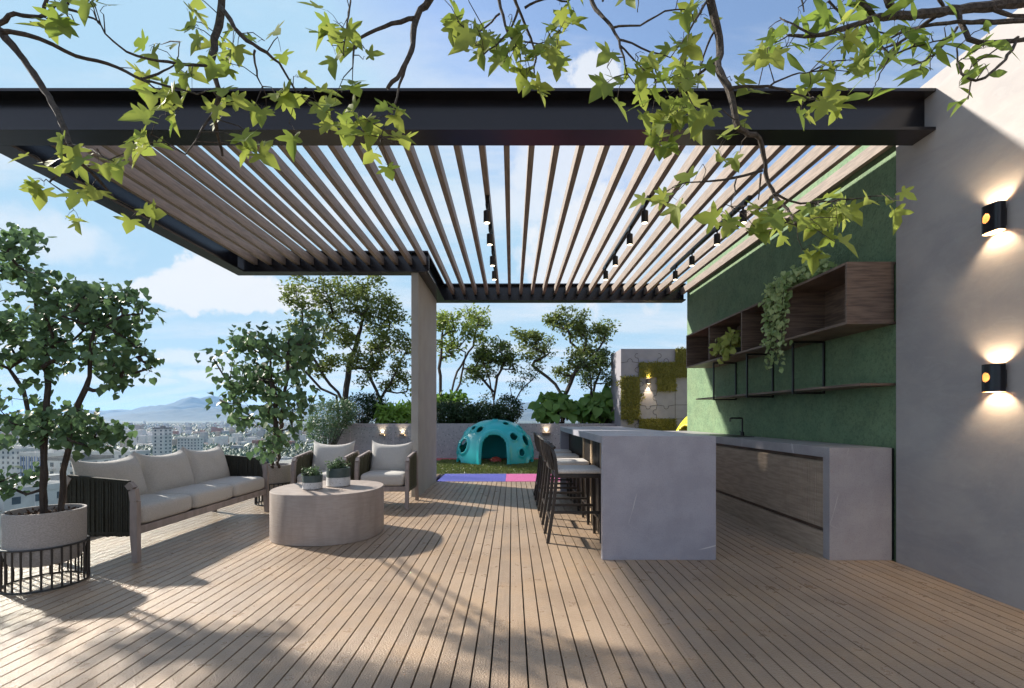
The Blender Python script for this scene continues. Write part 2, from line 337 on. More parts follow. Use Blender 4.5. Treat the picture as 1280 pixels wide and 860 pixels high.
def grow(base, stems, tips, step=.12, jit=.03, r_tip=.004, pw=.5, seed=0, r_max=None, bias=.0):
    """branch skeleton: every tip hangs on the nearest grown node. Returns segments and node array"""
    rg = np.random.default_rng(seed); nodes = []; par = []
    for st in stems:
        prev = -1
        for i in range(len(st)-1):
            a, b = np.array(st[i], float), np.array(st[i+1], float); k = max(1, int(np.linalg.norm(b-a)/step))
            for j in range(k+1 if (i == len(st)-2) else k):
                q = a+(b-a)*j/k+(rg.normal(0, jit*.5, 3) if (i or j) else 0)
                nodes.append(q); par.append(prev); prev = len(nodes)-1
    b0 = np.array(stems[0][0], float)
    tips = sorted(tips, key=lambda t: np.linalg.norm(np.array(t)-b0)); ends = []
    for t in tips:
        t = np.array(t, float); N = np.array(nodes); dd = t-N; dist = np.linalg.norm(dd, axis=1)
        cost = dist+np.maximum(0, (N[:, 2]-t[2]))*.7+bias*np.linalg.norm(N-b0, axis=1)
        i = int(np.argmin(cost)); p = N[i]; L = dist[i]; k = max(1, int(L/step)); prev = i
        mid = (p+t)/2+np.array([0, 0, -.10*L])+rg.normal(0, jit, 3)
        for j in range(1, k+1):
            u = j/k; q = (1-u)**2*p+2*u*(1-u)*mid+u*u*t+(rg.normal(0, jit, 3) if j < k else 0)
            nodes.append(q); par.append(prev); prev = len(nodes)-1
        ends.append(prev)
    n = len(nodes); cnt = np.zeros(n); 
    for e in ends:
        while e >= 0: cnt[e] += 1; e = par[e]
    rad = r_tip*np.maximum(cnt, 1)**pw
    if r_max: rad = np.minimum(rad, r_max)
    return np.array(nodes), par, rad, ends
def wood(nodes, par, rad, mb, n=5):
    ch = {}
    for i, p in enumerate(par): ch.setdefault(p, []).append(i)
    used = set()
    starts = [(-1, i) for i in ch.get(-1, [])]
    while starts:
        p, i = starts.pop(); pts = []; rr = []
        if p >= 0: pts.append(nodes[p]); rr.append(min(rad[p], rad[i]*1.25))
        while True:
            pts.append(nodes[i]); rr.append(float(rad[i])); c = ch.get(i, [])
            if not c: break
            c = sorted(c, key=lambda k: -rad[k])
            for o_ in c[1:]: starts.append((i, o_))
            i = c[0]
        if len(pts) > 1: mb.tube(pts, [float(r_) for r_ in rr], n if rr[0] > .008 else 4)
def ell(c, r, n, rg, shell=.35):
    d = rg.normal(0, 1, (n, 3)); d /= np.linalg.norm(d, axis=1)[:, None]; u = rg.uniform(shell**3, 1, n)**(1/3)
    return np.array(c)+d*u[:, None]*np.array(r)
def tree(name, label, stems, blobs, leaf, lsize, per_tip=10, spread=.12, tmpl=T_tri, tipd=26, seed=1, bark='bark', r_tip=.004, step=.14, jit=.03, pw=.5, r_max=None, group=None, cat='tree', up=(0,0,1), tilt=.8, direc=None, along=0):
    rg = np.random.default_rng(seed); base = stems[0][0]
    t = thing(name, label, cat, tuple(base), 0, group); off = np.array(base, float)
    tips = np.concatenate([ell(c, r, max(2, int((n_ if n_ else tipd)*((1.35 if seed == 4 else 1.05) if leaf == 'l_pot' else 1))), rg, .2) for c, r, n_ in blobs])
    nd, par, rad, ends = grow(base, stems, list(tips), step=step, jit=jit, r_tip=r_tip, pw=pw, seed=seed, r_max=r_max)
    nd = nd-off
    mb = MB(); wood(nd, par, rad, mb); mb.build('trunk', bark, t)
    cen = nd[ends]
    if along:
        idx = np.where(rad < r_tip*2.3)[0]; ex = nd[rg.choice(idx, min(len(idx), int(len(ends)*along)))]; cen = np.concatenate([cen, ex])
    k_ = len(cen)*per_tip; dv = rg.normal(0, 1, (k_, 3)); dv /= np.linalg.norm(dv, axis=1)[:, None]
    pts = np.repeat(cen, per_tip, axis=0)+dv*(rg.uniform(0, 1, k_)**.5)[:, None]*spread*1.5*np.array([1, 1, .75])
    V, Fc = stamp(pts, lsize, tmpl, up=up, tilt=tilt, direc=direc, rng=rg)
    npmesh('crown', V, Fc, leaf, t)
    return t

# ---------------------------------------------------------------- deck and terrace
BW = .0866; X0 = -.0134
mb = MB(); k0 = int(math.floor((-4.22-X0)/BW)); k1 = int(math.ceil((3.2-X0)/BW))
for k in range(k0, k1):
    xa = X0+k*BW+.0044; xb = X0+(k+1)*BW-.0044
    if xb > 3.155: xb = 3.152
    if xa >= 3.15: continue
    yend = 8.78 if xa > -1.5 else 9.9
    mb.box(xa, xb, -4, yend, -.045, 0)
# strip of deck under the green wall side
tag(mb.build('deck', 'deck'), kind='structure')
mb = MB(); mb.box(-4.24, 3.2, -4, 9.9, -.30, -.07); tag(mb.build('deck_base', 'under'), kind='structure')
mb = MB(); mb.box(-6.2, 7.5, 9.9, 17.5, -.6, -.012); mb.box(3.2, 7.5, 8.78, 9.9, -.6, -.012); tag(mb.build('roof_slab', 'slab'), kind='structure')
mb = MB(); mb.box(-1.38, -.12, 8.785, 9.93, -.3, .004); tag(mb.build('blue_path', 'blue'), kind='structure')
mb = MB(); mb.box(-.118, 7.4, 8.785, 9.93, -.3, .004); tag(mb.build('pink_path', 'pink'), kind='structure')
mb = MB(); mb.box(-5.2, 7.4, 12.95, 13.6, -.3, .006); tag(mb.build('coral_path', 'redr'), kind='structure')
mb = MB(); mb.box(-5.2, 7.4, 9.935, 12.945, -.3, .004); tag(mb.build('lawn_base', 'turf'), kind='structure')
n = 26000
pts = np.stack([RNG.uniform(-1.9, 3.6, n), RNG.uniform(9.95, 12.93, n), np.full(n, .003)], 1)
V, Fc = stamp(pts, (.03, .055), T_tri, up=(0,-1,.2), tilt=.5, direc=(0,0,1), jit=.35)
tag(npmesh('grass', V, Fc, 'l_grass'), 'short artificial grass under the climbing dome', 'grass', kind='stuff')

# ---------------------------------------------------------------- walls
mb = MB(); mb.box(3.155, 3.42, -4, 3.945, -.3, 3.74, bev=.004)
tag(mb.build('gray_wall', 'plaster'), 'tall smooth grey plaster wall at the right, carrying two oval lamps', 'wall')
mb = MB(); mb.box(3.2, 3.42, 3.947, 8.77, -.3, 3.74)
tag(mb.build('green_wall', 'green'), 'rough green plastered wall behind the shelves and worktop', 'wall')
mb = MB(); mb.box(-5.2, 2.945, 13.6, 13.8, -.3, .985, bev=.006)
tag(mb.build('parapet_wall', 'terrazzo'), 'low grey speckled terrazzo parapet behind the climbing dome', 'wall')
pb = MB(); pb.box(-5.2, 2.94, 13.8, 16.0, -.3, .82)
tag(pb.build('planting_bed', 'soil'), kind='structure')

# jigsaw panel wall
t = thing('panel_wall', 'dark grey wall of jigsaw panels with patches of green moss', 'wall', (2.95, 13.0, 0))
mb = MB(); mb.box(0, 4.2, 0, 1.3, -.3, 3.02, bev=.004); mb.build('wall_body', 'panel', t)
CW, RH, ZT = .49, .38, 3.02
def edge_pts(a, b, knob, sgn):
    a = Vector(a); b = Vector(b); d = b-a; L = d.length; d.normalize(); nn = Vector((d.y, -d.x))*sgn; pts = [a]
    if knob:
        m_ = a+d*L/2; r_ = .062
        for k in range(-3, 14):
            an = R(-20)+R(220)*(k/10.) if 0 <= k <= 10 else None
            if an is not None: pts.append(m_+nn*(.05)-d*math.cos(an)*r_+nn*math.sin(an)*r_)
    pts.append(b); return pts
mb = MB(); rr = random.Random(3)
moss = {(0,3),(1,1),(1,2),(1,3),(2,0),(3,0),(4,0),(2,3-1),(3,0),(5,1),(5,2)}
for r_ in range(8):
    for c in range(8):
        for kind in 'vh':
            if kind == 'v': a = (c*CW, ZT-r_*RH); b = (c*CW, ZT-(r_+1)*RH)
            else: a = (c*CW, ZT-r_*RH); b = ((c+1)*CW, ZT-r_*RH)
            if (kind == 'v' and c == 0) or (kind == 'h' and r_ == 0) or rr.random() < .12: continue
            p = edge_pts(a, b, rr.random() < .6, rr.choice((-1, 1)))
            for i in range(len(p)-1):
                q0, q1 = p[i], p[i+1]
                if max(q0.y, q1.y) > ZT-.01: continue
                mb.bar((q0.x, -.0015, q0.y), (q1.x, -.0015, q1.y), .009, .004, ref=(0,1,0))
mb.build('groove', 'under', t)
def moss_panel(cells, seed):
    rg = np.random.default_rng(seed); mb = MB(); P_ = []
    for (r_, c) in cells:
        x0, x1, z1, z0 = c*CW, (c+1)*CW, ZT-r_*RH, ZT-(r_+1)*RH
        mb.box(x0, x1, -.05, -.004, z0, z1); k = 650
        P_.append(np.stack([rg.uniform(x0-.02, x1+.02, k), rg.uniform(-.10, -.04, k), rg.uniform(z0-.02, z1+.02, k)], 1))
        an = rg.uniform(0, 6.3, 120); rd = .1*rg.uniform(0, 1, 120)**.5
        if rg.random() < .8:
            ax, az_ = [( (x0+x1)/2, z0-.04), (x1+.04, (z0+z1)/2), (x0-.04, (z0+z1)/2)][int(rg.integers(3))]
            P_.append(np.stack([ax+rd*np.cos(an), rg.uniform(-.09, -.03, 120), az_+rd*np.sin(an)], 1))
    o = mb.build('moss_panel', 'l_moss', t)
    V, Fc = stamp(np.concatenate(P_), (.03, .06), T_tri, up=(0,-1,.4), tilt=.7, rng=rg); npmesh('moss_tuft', V, Fc, 'l_moss', o)
moss_panel([(0,3),(0,4)], 1); moss_panel([(1,1),(1,2),(1,3),(2,2)], 2); moss_panel([(2,0),(3,0),(4,0)], 3); moss_panel([(5,1),(5,2)], 4)

# ---------------------------------------------------------------- pergola
ZB, ZP = 3.33, 3.64
pg = thing('pergola', 'L-shaped pergola of black steel beams and taupe wooden slats', 'pergola', (-.5, 6, 0))
def rel(o): o.location = Vector(o.location)-pg.location; return o
def ibeam(axis, a0, a1, c0, c1, tf=.022, tw=.014):
    mb = MB(); cm_ = (c0+c1)/2
    B = (lambda p, q, z0, z1: mb.box(a0, a1, p, q, z0, z1)) if axis == 'x' else (lambda p, q, z0, z1: mb.box(p, q, a0, a1, z0, z1))
    B(c0, c1, ZB, ZB+tf); B(c0, c1, ZP-tf, ZP); B(cm_-tw/2, cm_+tw/2, ZB+tf, ZP-tf)
    return rel(mb.build('beam', 'beam', pg))
ibeam('x', -4.15, 3.153, 3.57, 3.781); ibeam('y', 3.783, 7.078, -4.15, -3.955); ibeam('x', -4.15, -1.24, 7.08, 7.28)
ibeam('y', 7.282, 8.828, -1.45, -1.24); ibeam('x', -1.45, 3.197, 8.83, 9.05)
mb = MB(); mb.box(-1.497, -1.392, 7.13, 8.85, -.02, ZB, bev=.003); rel(mb.build('pier', 'pier', pg))
ZS, SH = 3.455, .1115
ms, ml = MB(), MB(); ms.box(-.025, .025, 3.69, 7.17, ZS, ZS+SH); ml.box(-.025, .025, 3.69, 8.93, ZS, ZS+SH)
os_ = rel(ms.build('slat', 'slat', pg)); ol_ = rel(ml.build('slat', 'slat', pg)); fs_, fl_ = True, True
for k in range(-18, 16):
    xs = -.045+.21*k; short = xs < -1.2; src = os_ if short else ol_
    if short and fs_: o = src; fs_ = False
    elif not short and fl_: o = src; fl_ = False
    else: o = src.copy(); COL.objects.link(o); o.parent = pg
    o.location = Vector((xs+(.055 if k == 15 else 0), 0, 0))-pg.location

# track lights
def lamp_light(name, typ, loc, direc, energy, parent, color=(1,.78,.5), size=R(100), blend=.8, rad=.02):
    l = bpy.data.lights.new(name, typ); l.energy = energy; l.color = color
    if typ == 'SPOT': l.spot_size = size; l.spot_blend = blend; l.shadow_soft_size = rad
    o = bpy.data.objects.new(name, l); COL.objects.link(o); o.location = loc; o.rotation_euler = Vector(direc).to_track_quat('-Z', 'Y').to_euler()
    if parent: o.parent = parent
    return o
def track(x, lab):
    t = thing('track_light', lab, 'track light', (x, 4.9, ZS), 0, 'black track lights under the slats')
    mb = MB(); mb.box(-.02, .02, 0, 2.42, -.036, -.001); mb.build('rail', 'black', t)
    for y in (.12, .76, 1.55, 2.21):
        h = MB(); h.tube([(-.01, y, -.036), (-.01, y, -.12)], .009, 8); h.box(-.026, .006, y-.05, y+.05, -.07, -.036)
        h.lathe([(.034, -.235), (.036, -.23), (.036, -.115), (.03, -.11)], (-.012, y, 0), 20); o = h.build('lamp_head', 'black', t)
        d = MB(); d.lathe([(.03, -.2365), (.0, -.2366)], (-.012, y, 0), 20); d.build('bulb', 'glow2', o)
track(-.25, 'black track light with four spots, leftmost of the three rails'); track(1.40, 'black track light with four spots, middle of the three rails'); track(2.43, 'black track light with four spots, nearest the green wall')

# ---------------------------------------------------------------- island and worktop
t = thing('kitchen_island', 'long grey stone island with waterfall end and dark fluted side', 'kitchen island', (1.2265, 4.0, 0))
mb = MB(); mb.box(-.4735, .4735, .0628, 3.4667, .97, 1.033); mb.build('worktop', 'stone', t)
for y in (0, 3.467):
    mb = MB(); mb.box(-.4735, .4735, y+.0005, y+.0625, 0, 1.033, bev=.002); mb.build('end_panel', 'stone', t)
mb = MB(); mb.box(-.31, .45, .063, 3.466, .001, .968)
y = .07
while y < 3.44: mb.box(-.345, -.311, y, y+.045, .002, .966); y += .085
mb.build('fluted_body', 'blackw', t)
y = .55
mb = MB()
for k in (5, 6, 8, 14, 15, 21, 22): mb = MB(); mb.box(-.349, -.3455, .07+k*.085+.005, .07+k*.085+.04, .02, .95); mb.build('lit_rib_strip', 'lit_rib', t)  # tan faces paint the light falling on some of the dark ribs

t = thing('kitchen_worktop', 'grey stone worktop on wooden cabinets along the green wall', 'kitchen counter', (2.9, 4.0, 0))
mb = MB(); mb.box(-.26, .258, .0738, 4.6, .85, .935); mb.build('worktop', 'stone2', t)
for y in (-.0095, 4.5):
    mb = MB(); mb.box(-.26, .258, y, y+.083, 0, .935 if y < 0 else .8495, bev=.002); mb.build('end_panel', 'stone2', t)
mb = MB()
y = .075
while y < 4.49: mb.box(-.24, -.222, y, min(y+.015, 4.495), .245, .80); y += .025
mb.box(-.222, -.20, .074, 4.499, .24, .81); mb.build('cabinet_front', 'walnut2', t)
mb = MB(); mb.box(-.205, .25, .0745, 4.4985, .001, .848); mb.build('cabinet_body', 'walnut', t)
mb = MB(); mb.box(-.234, -.2055, .0748, 4.498, .002, .205); mb.build('plinth', 'walnut2', t)
mb = MB(); mb.box(-.14, .13, 2.0, 2.7, .9352, .941); mb.build('sink', 'black', t)
mb = MB(); mb.box(.2585, .298, .02, 4.6, .001, .93); mb.build('gap_shade_strip', 'potd', t)  # dark strip added to stand for shade in the gap by the wall
t = thing('kitchen_tap', 'black square-necked kitchen tap on the grey worktop', 'tap', (3.07, 6.4, .936))
mb = MB(); mb.tube([(0,0,0),(0,0,.225),(-.004,0,.232),(-.012,0,.236),(-.15,0,.236),(-.158,0,.232),(-.162,0,.225),(-.162,0,.19)], .011, 10); mb.lathe([(.024,0),(.024,.05),(.012,.056)], (0,0,0), 16); mb.build('spout', 'black', t)
mb = MB(); mb.tube([(0,.02,.035),(0,.07,.06)], .007, 8); mb.build('handle', 'black', t)

# wall cabinet
t = thing('wall_cabinet', 'open walnut box shelf with four compartments on green wall', 'wall shelf', (2.79, 4.0, 1.967))
H = .519; LN = 3.69; D_ = .408; th = .022
mb = MB(); mb.box(0, D_, -.0, LN, H-th, H); mb.build('top_board', 'walnut', t)
mb = MB(); mb.box(0, D_, 0, LN, 0, th); mb.build('bottom_board', 'walnut', t)
mb = MB(); mb.box(D_-.014, D_-.001, th, LN-th, th+.0005, H-th-.0005); mb.build('back_board', 'walnut', t)
for y in (0, .90-.011, 1.84-.011, 2.80-.011, LN-th):
    mb = MB(); mb.box(.001, D_-.0145, y+.0005, y+th-.0005, th+.0003, H-th-.0003); mb.build('divider', 'walnut', t)
t2 = thing('low_shelf', 'thin walnut shelf held by three black frames below box shelf', 'shelf', (2.9, 4.0, 1.455))
mb = MB(); mb.box(0, .299, 0, 3.57, 0, .02); mb.build('board', 'walnut', t2)
for y in (.90, 1.86, 2.83):
    mb = MB(); q = .018; x0, x1, z0, z1 = -.035, .297, -.03, .508
    mb.box(x0, x0+q, y, y+q, z0, z1); mb.box(x1-q, x1, y, y+q, z0, z1); mb.box(x0+q, x1-q, y, y+q, z1-q, z1); mb.box(x0+q, x1-q, y, y+q, z0, z0+q)
    mb.build('frame', 'black', t2)

# ---------------------------------------------------------------- wall lamps
def stadium(a, b, z0, z1, r0=0., n=28, cut=None):
    pass
def oval_lamp(z, lab):
    t = thing('wall_lamp', lab, 'wall lamp', (3.155, 3.105, z), 0, 'oval lamps on the grey wall')
    n = 150; hx, hy = .037, .062; ring = []
    for k in range(n):
        a = 2*math.pi*k/n; ca, sa = math.cos(a), math.sin(a); e = (abs(ca)**2.6+abs(sa)**3.2)**(-1/2.9); ring.append((-.040+hx*ca*e, hy*sa*e))
    mb = MB(); vs = []; fs = []
    zs = [i*.18/40 for i in range(41)]
    for z_ in zs:
        for x, y in ring: vs.append((x, y, z_))
    o_ = len(vs)
    for z_ in zs:
        for x, y in ring: vs.append((-.040+(x+.040)*.93, y*.955, z_))
    inner = []
    def hole(k, i):
        x = ring[k][0]; y = (ring[k][1]+ring[(k+1) % n][1])/2; zc = zs[i]+.00225
        return x < -.05 and ((y-.018)**2+(zc-.095)**2) < .030**2
    for i in range(40):
        for k in range(n):
            if hole(k, i): continue
            a, b = i*n+k, i*n+(k+1) % n; fs.append((a, b, b+n, a+n)); fs.append((a+o_, a+n+o_, b+n+o_, b+o_)); inner.append(len(fs)-1)
    for k in range(n):
        b = (k+1) % n; fs.append((k, k+o_, b+o_, b)); c = 40*n; fs.append((c+k, c+b, c+b+o_, c+k+o_))
    mb.add(vs, fs, 0, True)
    for i in inner: mb.mi[i] = 1
    mb.build('shade', ['beam', 'copper'], t)
    mb = MB(); mb.box(-.006, -.001, -.045, .045, .03, .14); mb.build('wall_plate', 'black', t)
    mb = MB(); mb.lathe([(.0,.078),(.009,.078),(.011,.088),(.009,.098),(0,.098)], (-.036,0,0), 20); mb.build('bulb', 'glow', t)
    lamp_light('lamp_up', 'SPOT', (-.040, 0, .12), (.12,0,1), 11, t, size=R(128), color=(1,.74,.46)); lamp_light('lamp_down', 'SPOT', (-.040, 0, .06), (.12,0,-1), 11, t, size=R(128), color=(1,.74,.46))
oval_lamp(2.388, 'upper oval black lamp lighting the grey wall'); oval_lamp(1.356, 'lower oval black lamp lighting the grey wall')
def box_lamp(x, y, z, lab, w_=.24, h=.05, cat='wall lamp', g_='small lamps on the low terrazzo wall', e=5):
    t = thing('wall_lamp', lab, cat, (x, y, z), 0, g_)
    mb = MB(); mb.box(-w_/2, w_/2, -.10, -.085, 0, h); mb.box(-w_/2, w_/2, -.0849, 0, 0, .006); mb.box(-w_/2, -w_/2+.012, -.0848, 0, .0062, h); mb.box(w_/2-.012, w_/2, -.0848, 0, .0062, h); mb.build('shade', 'walnut', t)
    mb = MB(); mb.box(-.07, .07, -.07, -.02, .01, .03); mb.build('bulb', 'glow', t)
    lamp_light('lamp_up', 'SPOT', (0, -.05, .05), (0, .25, 1), e, t, size=R(85))
box_lamp(.97, 13.598, .68, 'small lit lamp on parapet behind the bar stools'); box_lamp(-3.67, 13.598, .64, 'small lit lamp on parapet, left one behind the glass', .14); box_lamp(-3.1, 13.598, .64, 'small lit lamp on parapet, next to the pergola pier', .14)
t = thing('wall_lamp', 'dark cylinder lamp shining up and down on jigsaw wall', 'wall lamp', (3.68, 12.99, 2.2))
mb = MB(); mb.lathe([(.05,-.13),(.05,.0)], (0,-.065,0), 20); mb.box(-.03,.03,-.02,0,-.1,-.03); mb.build('shade', 'walnut', t)
mb = MB(); mb.lathe([(.042,.0015),(0,.0016)], (0,-.065,0), 20); mb.build('bulb', 'glow', t); mb = MB(); mb.lathe([(.0,-.1316),(.042,-.1315)], (0,-.065,0), 20); mb.build('bulb', 'glow', t)
lamp_light('lamp_up', 'SPOT', (0,-.065,.02), (0,.2,1), 9, t, size=R(80)); lamp_light('lamp_down', 'SPOT', (0,-.065,-.15), (0,.22,-1), 16, t, size=R(58), blend=.35)

# ---------------------------------------------------------------- bar stools
t0 = None
labs = ['black slatted bar stool with pale pad, nearest the camera', 'second nearest black bar stool along the island', 'third nearest black bar stool along the island', 'farthest black bar stool, near the grass end of island']
for i in range(4):
    if t0 is None:
        t0 = t = thing('bar_stool', labs[0], 'bar stool', (.337, 4.72, 0), 0, 'bar stools along the island'); hw = .19
        for s in (-1, 1):
            mb = MB(); pts = [(0,s*hw,0),(.055,s*hw,.35),(.085,s*hw,.64),(.07,s*hw,.80),(.03,s*(hw-.03),.94)]
            for a, b in zip(pts, pts[1:]): mb.bar(a, b, .030, .034, ref=(0,1,0))
            mb.build('leg', 'blackw', t)
            mb = MB(); mb.bar((.505,s*hw,0), (.49,s*hw,.64), .026, .026, .034, .034); mb.build('leg', 'blackw', t)
        mb = MB(); mb.box(.07,.505,-.20,.20,.615,.655, bev=.006); mb.build('seat_frame', 'blackw', t)
        mb = MB(); mb.box(.075,.515,-.205,.205,.656,.70, bev=.016); mb.build('seat', 'seatpad', t, smooth=True)
        mb = MB()
        for s in (-1, 1): mb.bar((.05,s*hw,.29),(.50,s*hw,.29), .022, .03)
        mb.bar((.497,-hw,.22),(.497,hw,.22), .03, .022, ref=(0,0,1)); mb.bar((.03,-hw,.22),(.03,hw,.22), .022, .022, ref=(0,0,1)); mb.build('stretcher', 'blackw', t)
        mb = MB(); cp = [(.062,-.205,.90),(.02,-.15,.935),(-.005,-.07,.95),(-.01,0,.953),(-.005,.07,.95),(.02,.15,.935),(.062,.205,.90)]
        mb.tube(cp, .017, 8); mb.tube([(c[0]+.05, c[1]*.95, .69) for c in cp], .011, 6)
        for c in cp[1:-1]: mb.tube([(c[0],c[1],c[2]),(c[0]+.015,c[1]*.97,.82),(c[0]+.05,c[1]*.95,.69)], .0115, 6)
        for yy in (-.11, -.035, .035, .11): mb.tube([(-.004+abs(yy)*.12,yy,.945),(.012+abs(yy)*.1,yy,.82),(.048,yy,.69)], .010, 6)
        mb.build('backrest', 'blackw', t)
    else:
        t = copy_tree(t0); t.location = (.337, 4.72+.775*i, 0); t['label'] = labs[i]

# ---------------------------------------------------------------- sofa and armchairs
def pillow(w_, h, t_, n=18, sag=.045, corner=.03, rg=random):
    V = []; Fc = []; o = [0, 0]
    for side in (0, 1):
        for i in range(n+1):
            for j in range(n+1):
                u = -1+2*i/n; v = -1+2*j/n
                th_ = t_/2*((1-abs(u)**3.2)*(1-abs(v)**3.2))**.55
                x = w_/2*u*(1-.06*(1-v*v)**1*abs(u)**3); z = h/2*(v+1)
                if v > 0: z -= sag*(1-u*u)*v**2
                z += corner*abs(u)**6*max(0, v)**6
                wr = .006*math.sin(9*u+5*v)*(1-abs(u))*(1-abs(v))
                V.append((x, (th_+wr)*(1 if side else -1), z))
    for side in (0, 1):
        b = side*(n+1)**2
        for i in range(n):
            for j in range(n):
                a = b+i*(n+1)+j; q = (a, a+1, a+n+2, a+n+1); Fc.append(q if not side else q[::-1])
    return V, Fc
def cushion(w_, d, h, seg=22):
    """rounded seat cushion, bottom at z=0"""
    V = []; Fc = []; nu, nv = 40, 20
    for i in range(nv+1):
        p = -math.pi/2+math.pi*i/nv
        for k in range(nu):
            a = 2*math.pi*k/nu
            f = lambda c, e: math.copysign(abs(c)**e, c)
            V.append((w_/2*f(math.cos(p), .28)*f(math.cos(a), .22), d/2*f(math.cos(p), .28)*f(math.sin(a), .22), h/2+h/2*f(math.sin(p), .42)+.012*max(0, math.sin(p))))
    for i in range(nv):
        for k in range(nu):
            a, b = i*nu+k, i*nu+(k+1) % nu; Fc.append((a, b, b+nu, a+nu))
    return V, Fc
def seat_unit(name, lab, cat, W, nc, loc, rz, rope, group=None):
    t = thing(name, lab, cat, loc, rz, group); D = .66; hw = W/2
    for s in (-1, 1):
        xx = s*(hw-.025)
        mb = MB(); pts = [((0,.0,0),.042),((0,.012,.24),.058),((0,.012,.50),.056),((0,.028,.60),.054),((0,.065,.645),.05)]
        for (a, wa), (b, wb) in zip(pts, pts[1:]): mb.bar((xx,a[1]+.02,a[2]), (xx,b[1]+.02,b[2]), wa, .045, wb, .045, ref=(1,0,0))
        mb.build('leg', 'greyw', t)
        mb = MB(); pts = [(D+.02,0,.04),(D-.01,.24,.052),(D-.055,.62,.05),(D-.10,.70,.045)]
        for a, b in zip(pts, pts[1:]): mb.bar((xx,a[0],a[1]), (xx,b[0],b[1]), a[2], .045, b[2], .045, ref=(1,0,0))
        mb.build('leg', 'greyw', t)
        mb = MB(); n = 27; rg = random.Random(int(W*10)+s)
        for i in range(n):
            f = i/(n-1); y = .075+f*(D-.165); zt = .655+.045*f; zb = .215+rg.uniform(-.004,.004); j = rg.uniform(-.006,.006)
            mb.box(xx-.016+j, xx+.016+j, y-rg.choice((.006,.0075,.009)), y+.0075, zb, zt); 
        mb.box(xx-.02, xx+.02, .07, D-.08, .232, .25); mb.build('rope_side', rope, t)
        mb = MB(); mb.bar((xx,.08,.652),(xx,D-.08,.70), .036, .03, ref=(1,0,0)); mb.build('arm_rail', 'greyw' if nc == 1 else rope, t)
    mb = MB(); mb.box(-hw+.05, hw-.05, .012, .045, .225, .29, bev=.004); mb.build('front_rail', 'greyw', t)
    mb = MB(); mb.box(-hw+.05, hw-.05, .046, D-.02, .235, .262); mb.build('seat_base', 'greyw', t)
    mb = MB(); n = int((W-.1)/.024)
    for i in range(n):
        x = -hw+.055+i*.024; mb.bar((x, D-.03, .26), (x, D-.085, .66), .017, .014, ref=(1,0,0))
    mb.bar((-hw+.05,D-.09,.67),(hw-.05,D-.09,.67), .03, .035, ref=(0,0,1)); mb.build('rope_back', rope, t)
    cw = (W-.11)/nc
    for i in range(nc):
        x = -hw+.055+cw*(i+.5)
        V, Fc = cushion(cw-.006, .60, .165); V = [(a+x, b+.30, c+.285) for a, b, c in V]; mb = MB(); mb.add(V, Fc, 0, True); mb.build('seat_cushion', 'fabric', t, smooth=True)
        V, Fc = pillow(cw*1.0, .45, .2); an = R(-17); tw = random.uniform(-.03,.03)
        V = [(a+x, (b*math.cos(an)-c*math.sin(an))+.46+tw*a, b*math.sin(an)+c*math.cos(an)+.405) for a, b, c in V]
        mb = MB(); mb.add(V, Fc, 0, True); mb.build('back_cushion', 'fabric', t, smooth=True)
    return t
seat_unit('sofa', 'three-seat outdoor sofa with grey cushions and dark rope arms', 'sofa', 2.14, 3, (-3.06, 4.985, 0), R(90), 'rope')
seat_unit('armchair', 'outdoor armchair with pale cushions, left one, behind the table plants', 'armchair', .70, 1, (-2.50, 6.17, 0), R(0), 'rope2', 'rope-sided armchairs')
seat_unit('armchair', 'outdoor armchair with pale cushions, right one, beside the pergola pier', 'armchair', .70, 1, (-1.68, 6.17, 0), R(0), 'rope2', 'rope-sided armchairs')

# coffee table
mb = MB(); mb.lathe([(.52,0),(.535,.004),(.535,.462),(.53,.47),(.0,.4705)], (0,0,0), 80, sup=2.25)
tag(mb.build('coffee_table', 'table', loc=(-1.88, 4.94, 0)), 'round drum coffee table of pale grained wood', 'coffee table')
def table_pot(x, y, r_, h, lab, seed):
    t = thing('potted_plant', lab, 'potted plant', (x, y, .471), 0, 'two-tone pots on the coffee table')
    mb = MB(); mb.lathe([(r_*.9,0),(r_,.008),(r_,h*.5)], n=36); mb.build('pot_base', 'potw', t)
    mb = MB(); mb.lathe([(r_,h*.5+.0005),(r_,h),(r_-.008,h),(r_-.01,h-.02),(0,h-.02)], n=36); mb.build('pot_rim', 'slate', t)
    rg = np.random.default_rng(seed); mb = MB(); P_ = []
    for k in range(46):
        a = rg.uniform(0, 6.28); b = rg.uniform(0, r_*1.2); e = Vector((math.cos(a)*b, math.sin(a)*b, h+rg.uniform(.02, .085)*(1.25-b/r_*.5)))
        s = Vector((math.cos(a)*b*.4, math.sin(a)*b*.4, h-.02)); mb.tube([s, (s+e)/2+Vector((0,0,.01)), e], .0018, 4)
        for q in range(14): f = rg.uniform(.35, 1); P_.append(s.lerp(e, f)+Vector(rg.normal(0, .011, 3)))
    mb.build('stem', 'bark', t); V, Fc = stamp([tuple(p) for p in P_], (.016,.03), T_oval, tilt=.7, rng=rg); npmesh('foliage', V, Fc, 'l_bush', t)
table_pot(-2.0, 4.81, .096, .14, 'smaller leafy plant in slate and white pot, left on table', 5)
table_pot(-1.815, 5.02, .118, .19, 'larger leafy plant in slate and white pot, right on table', 6)

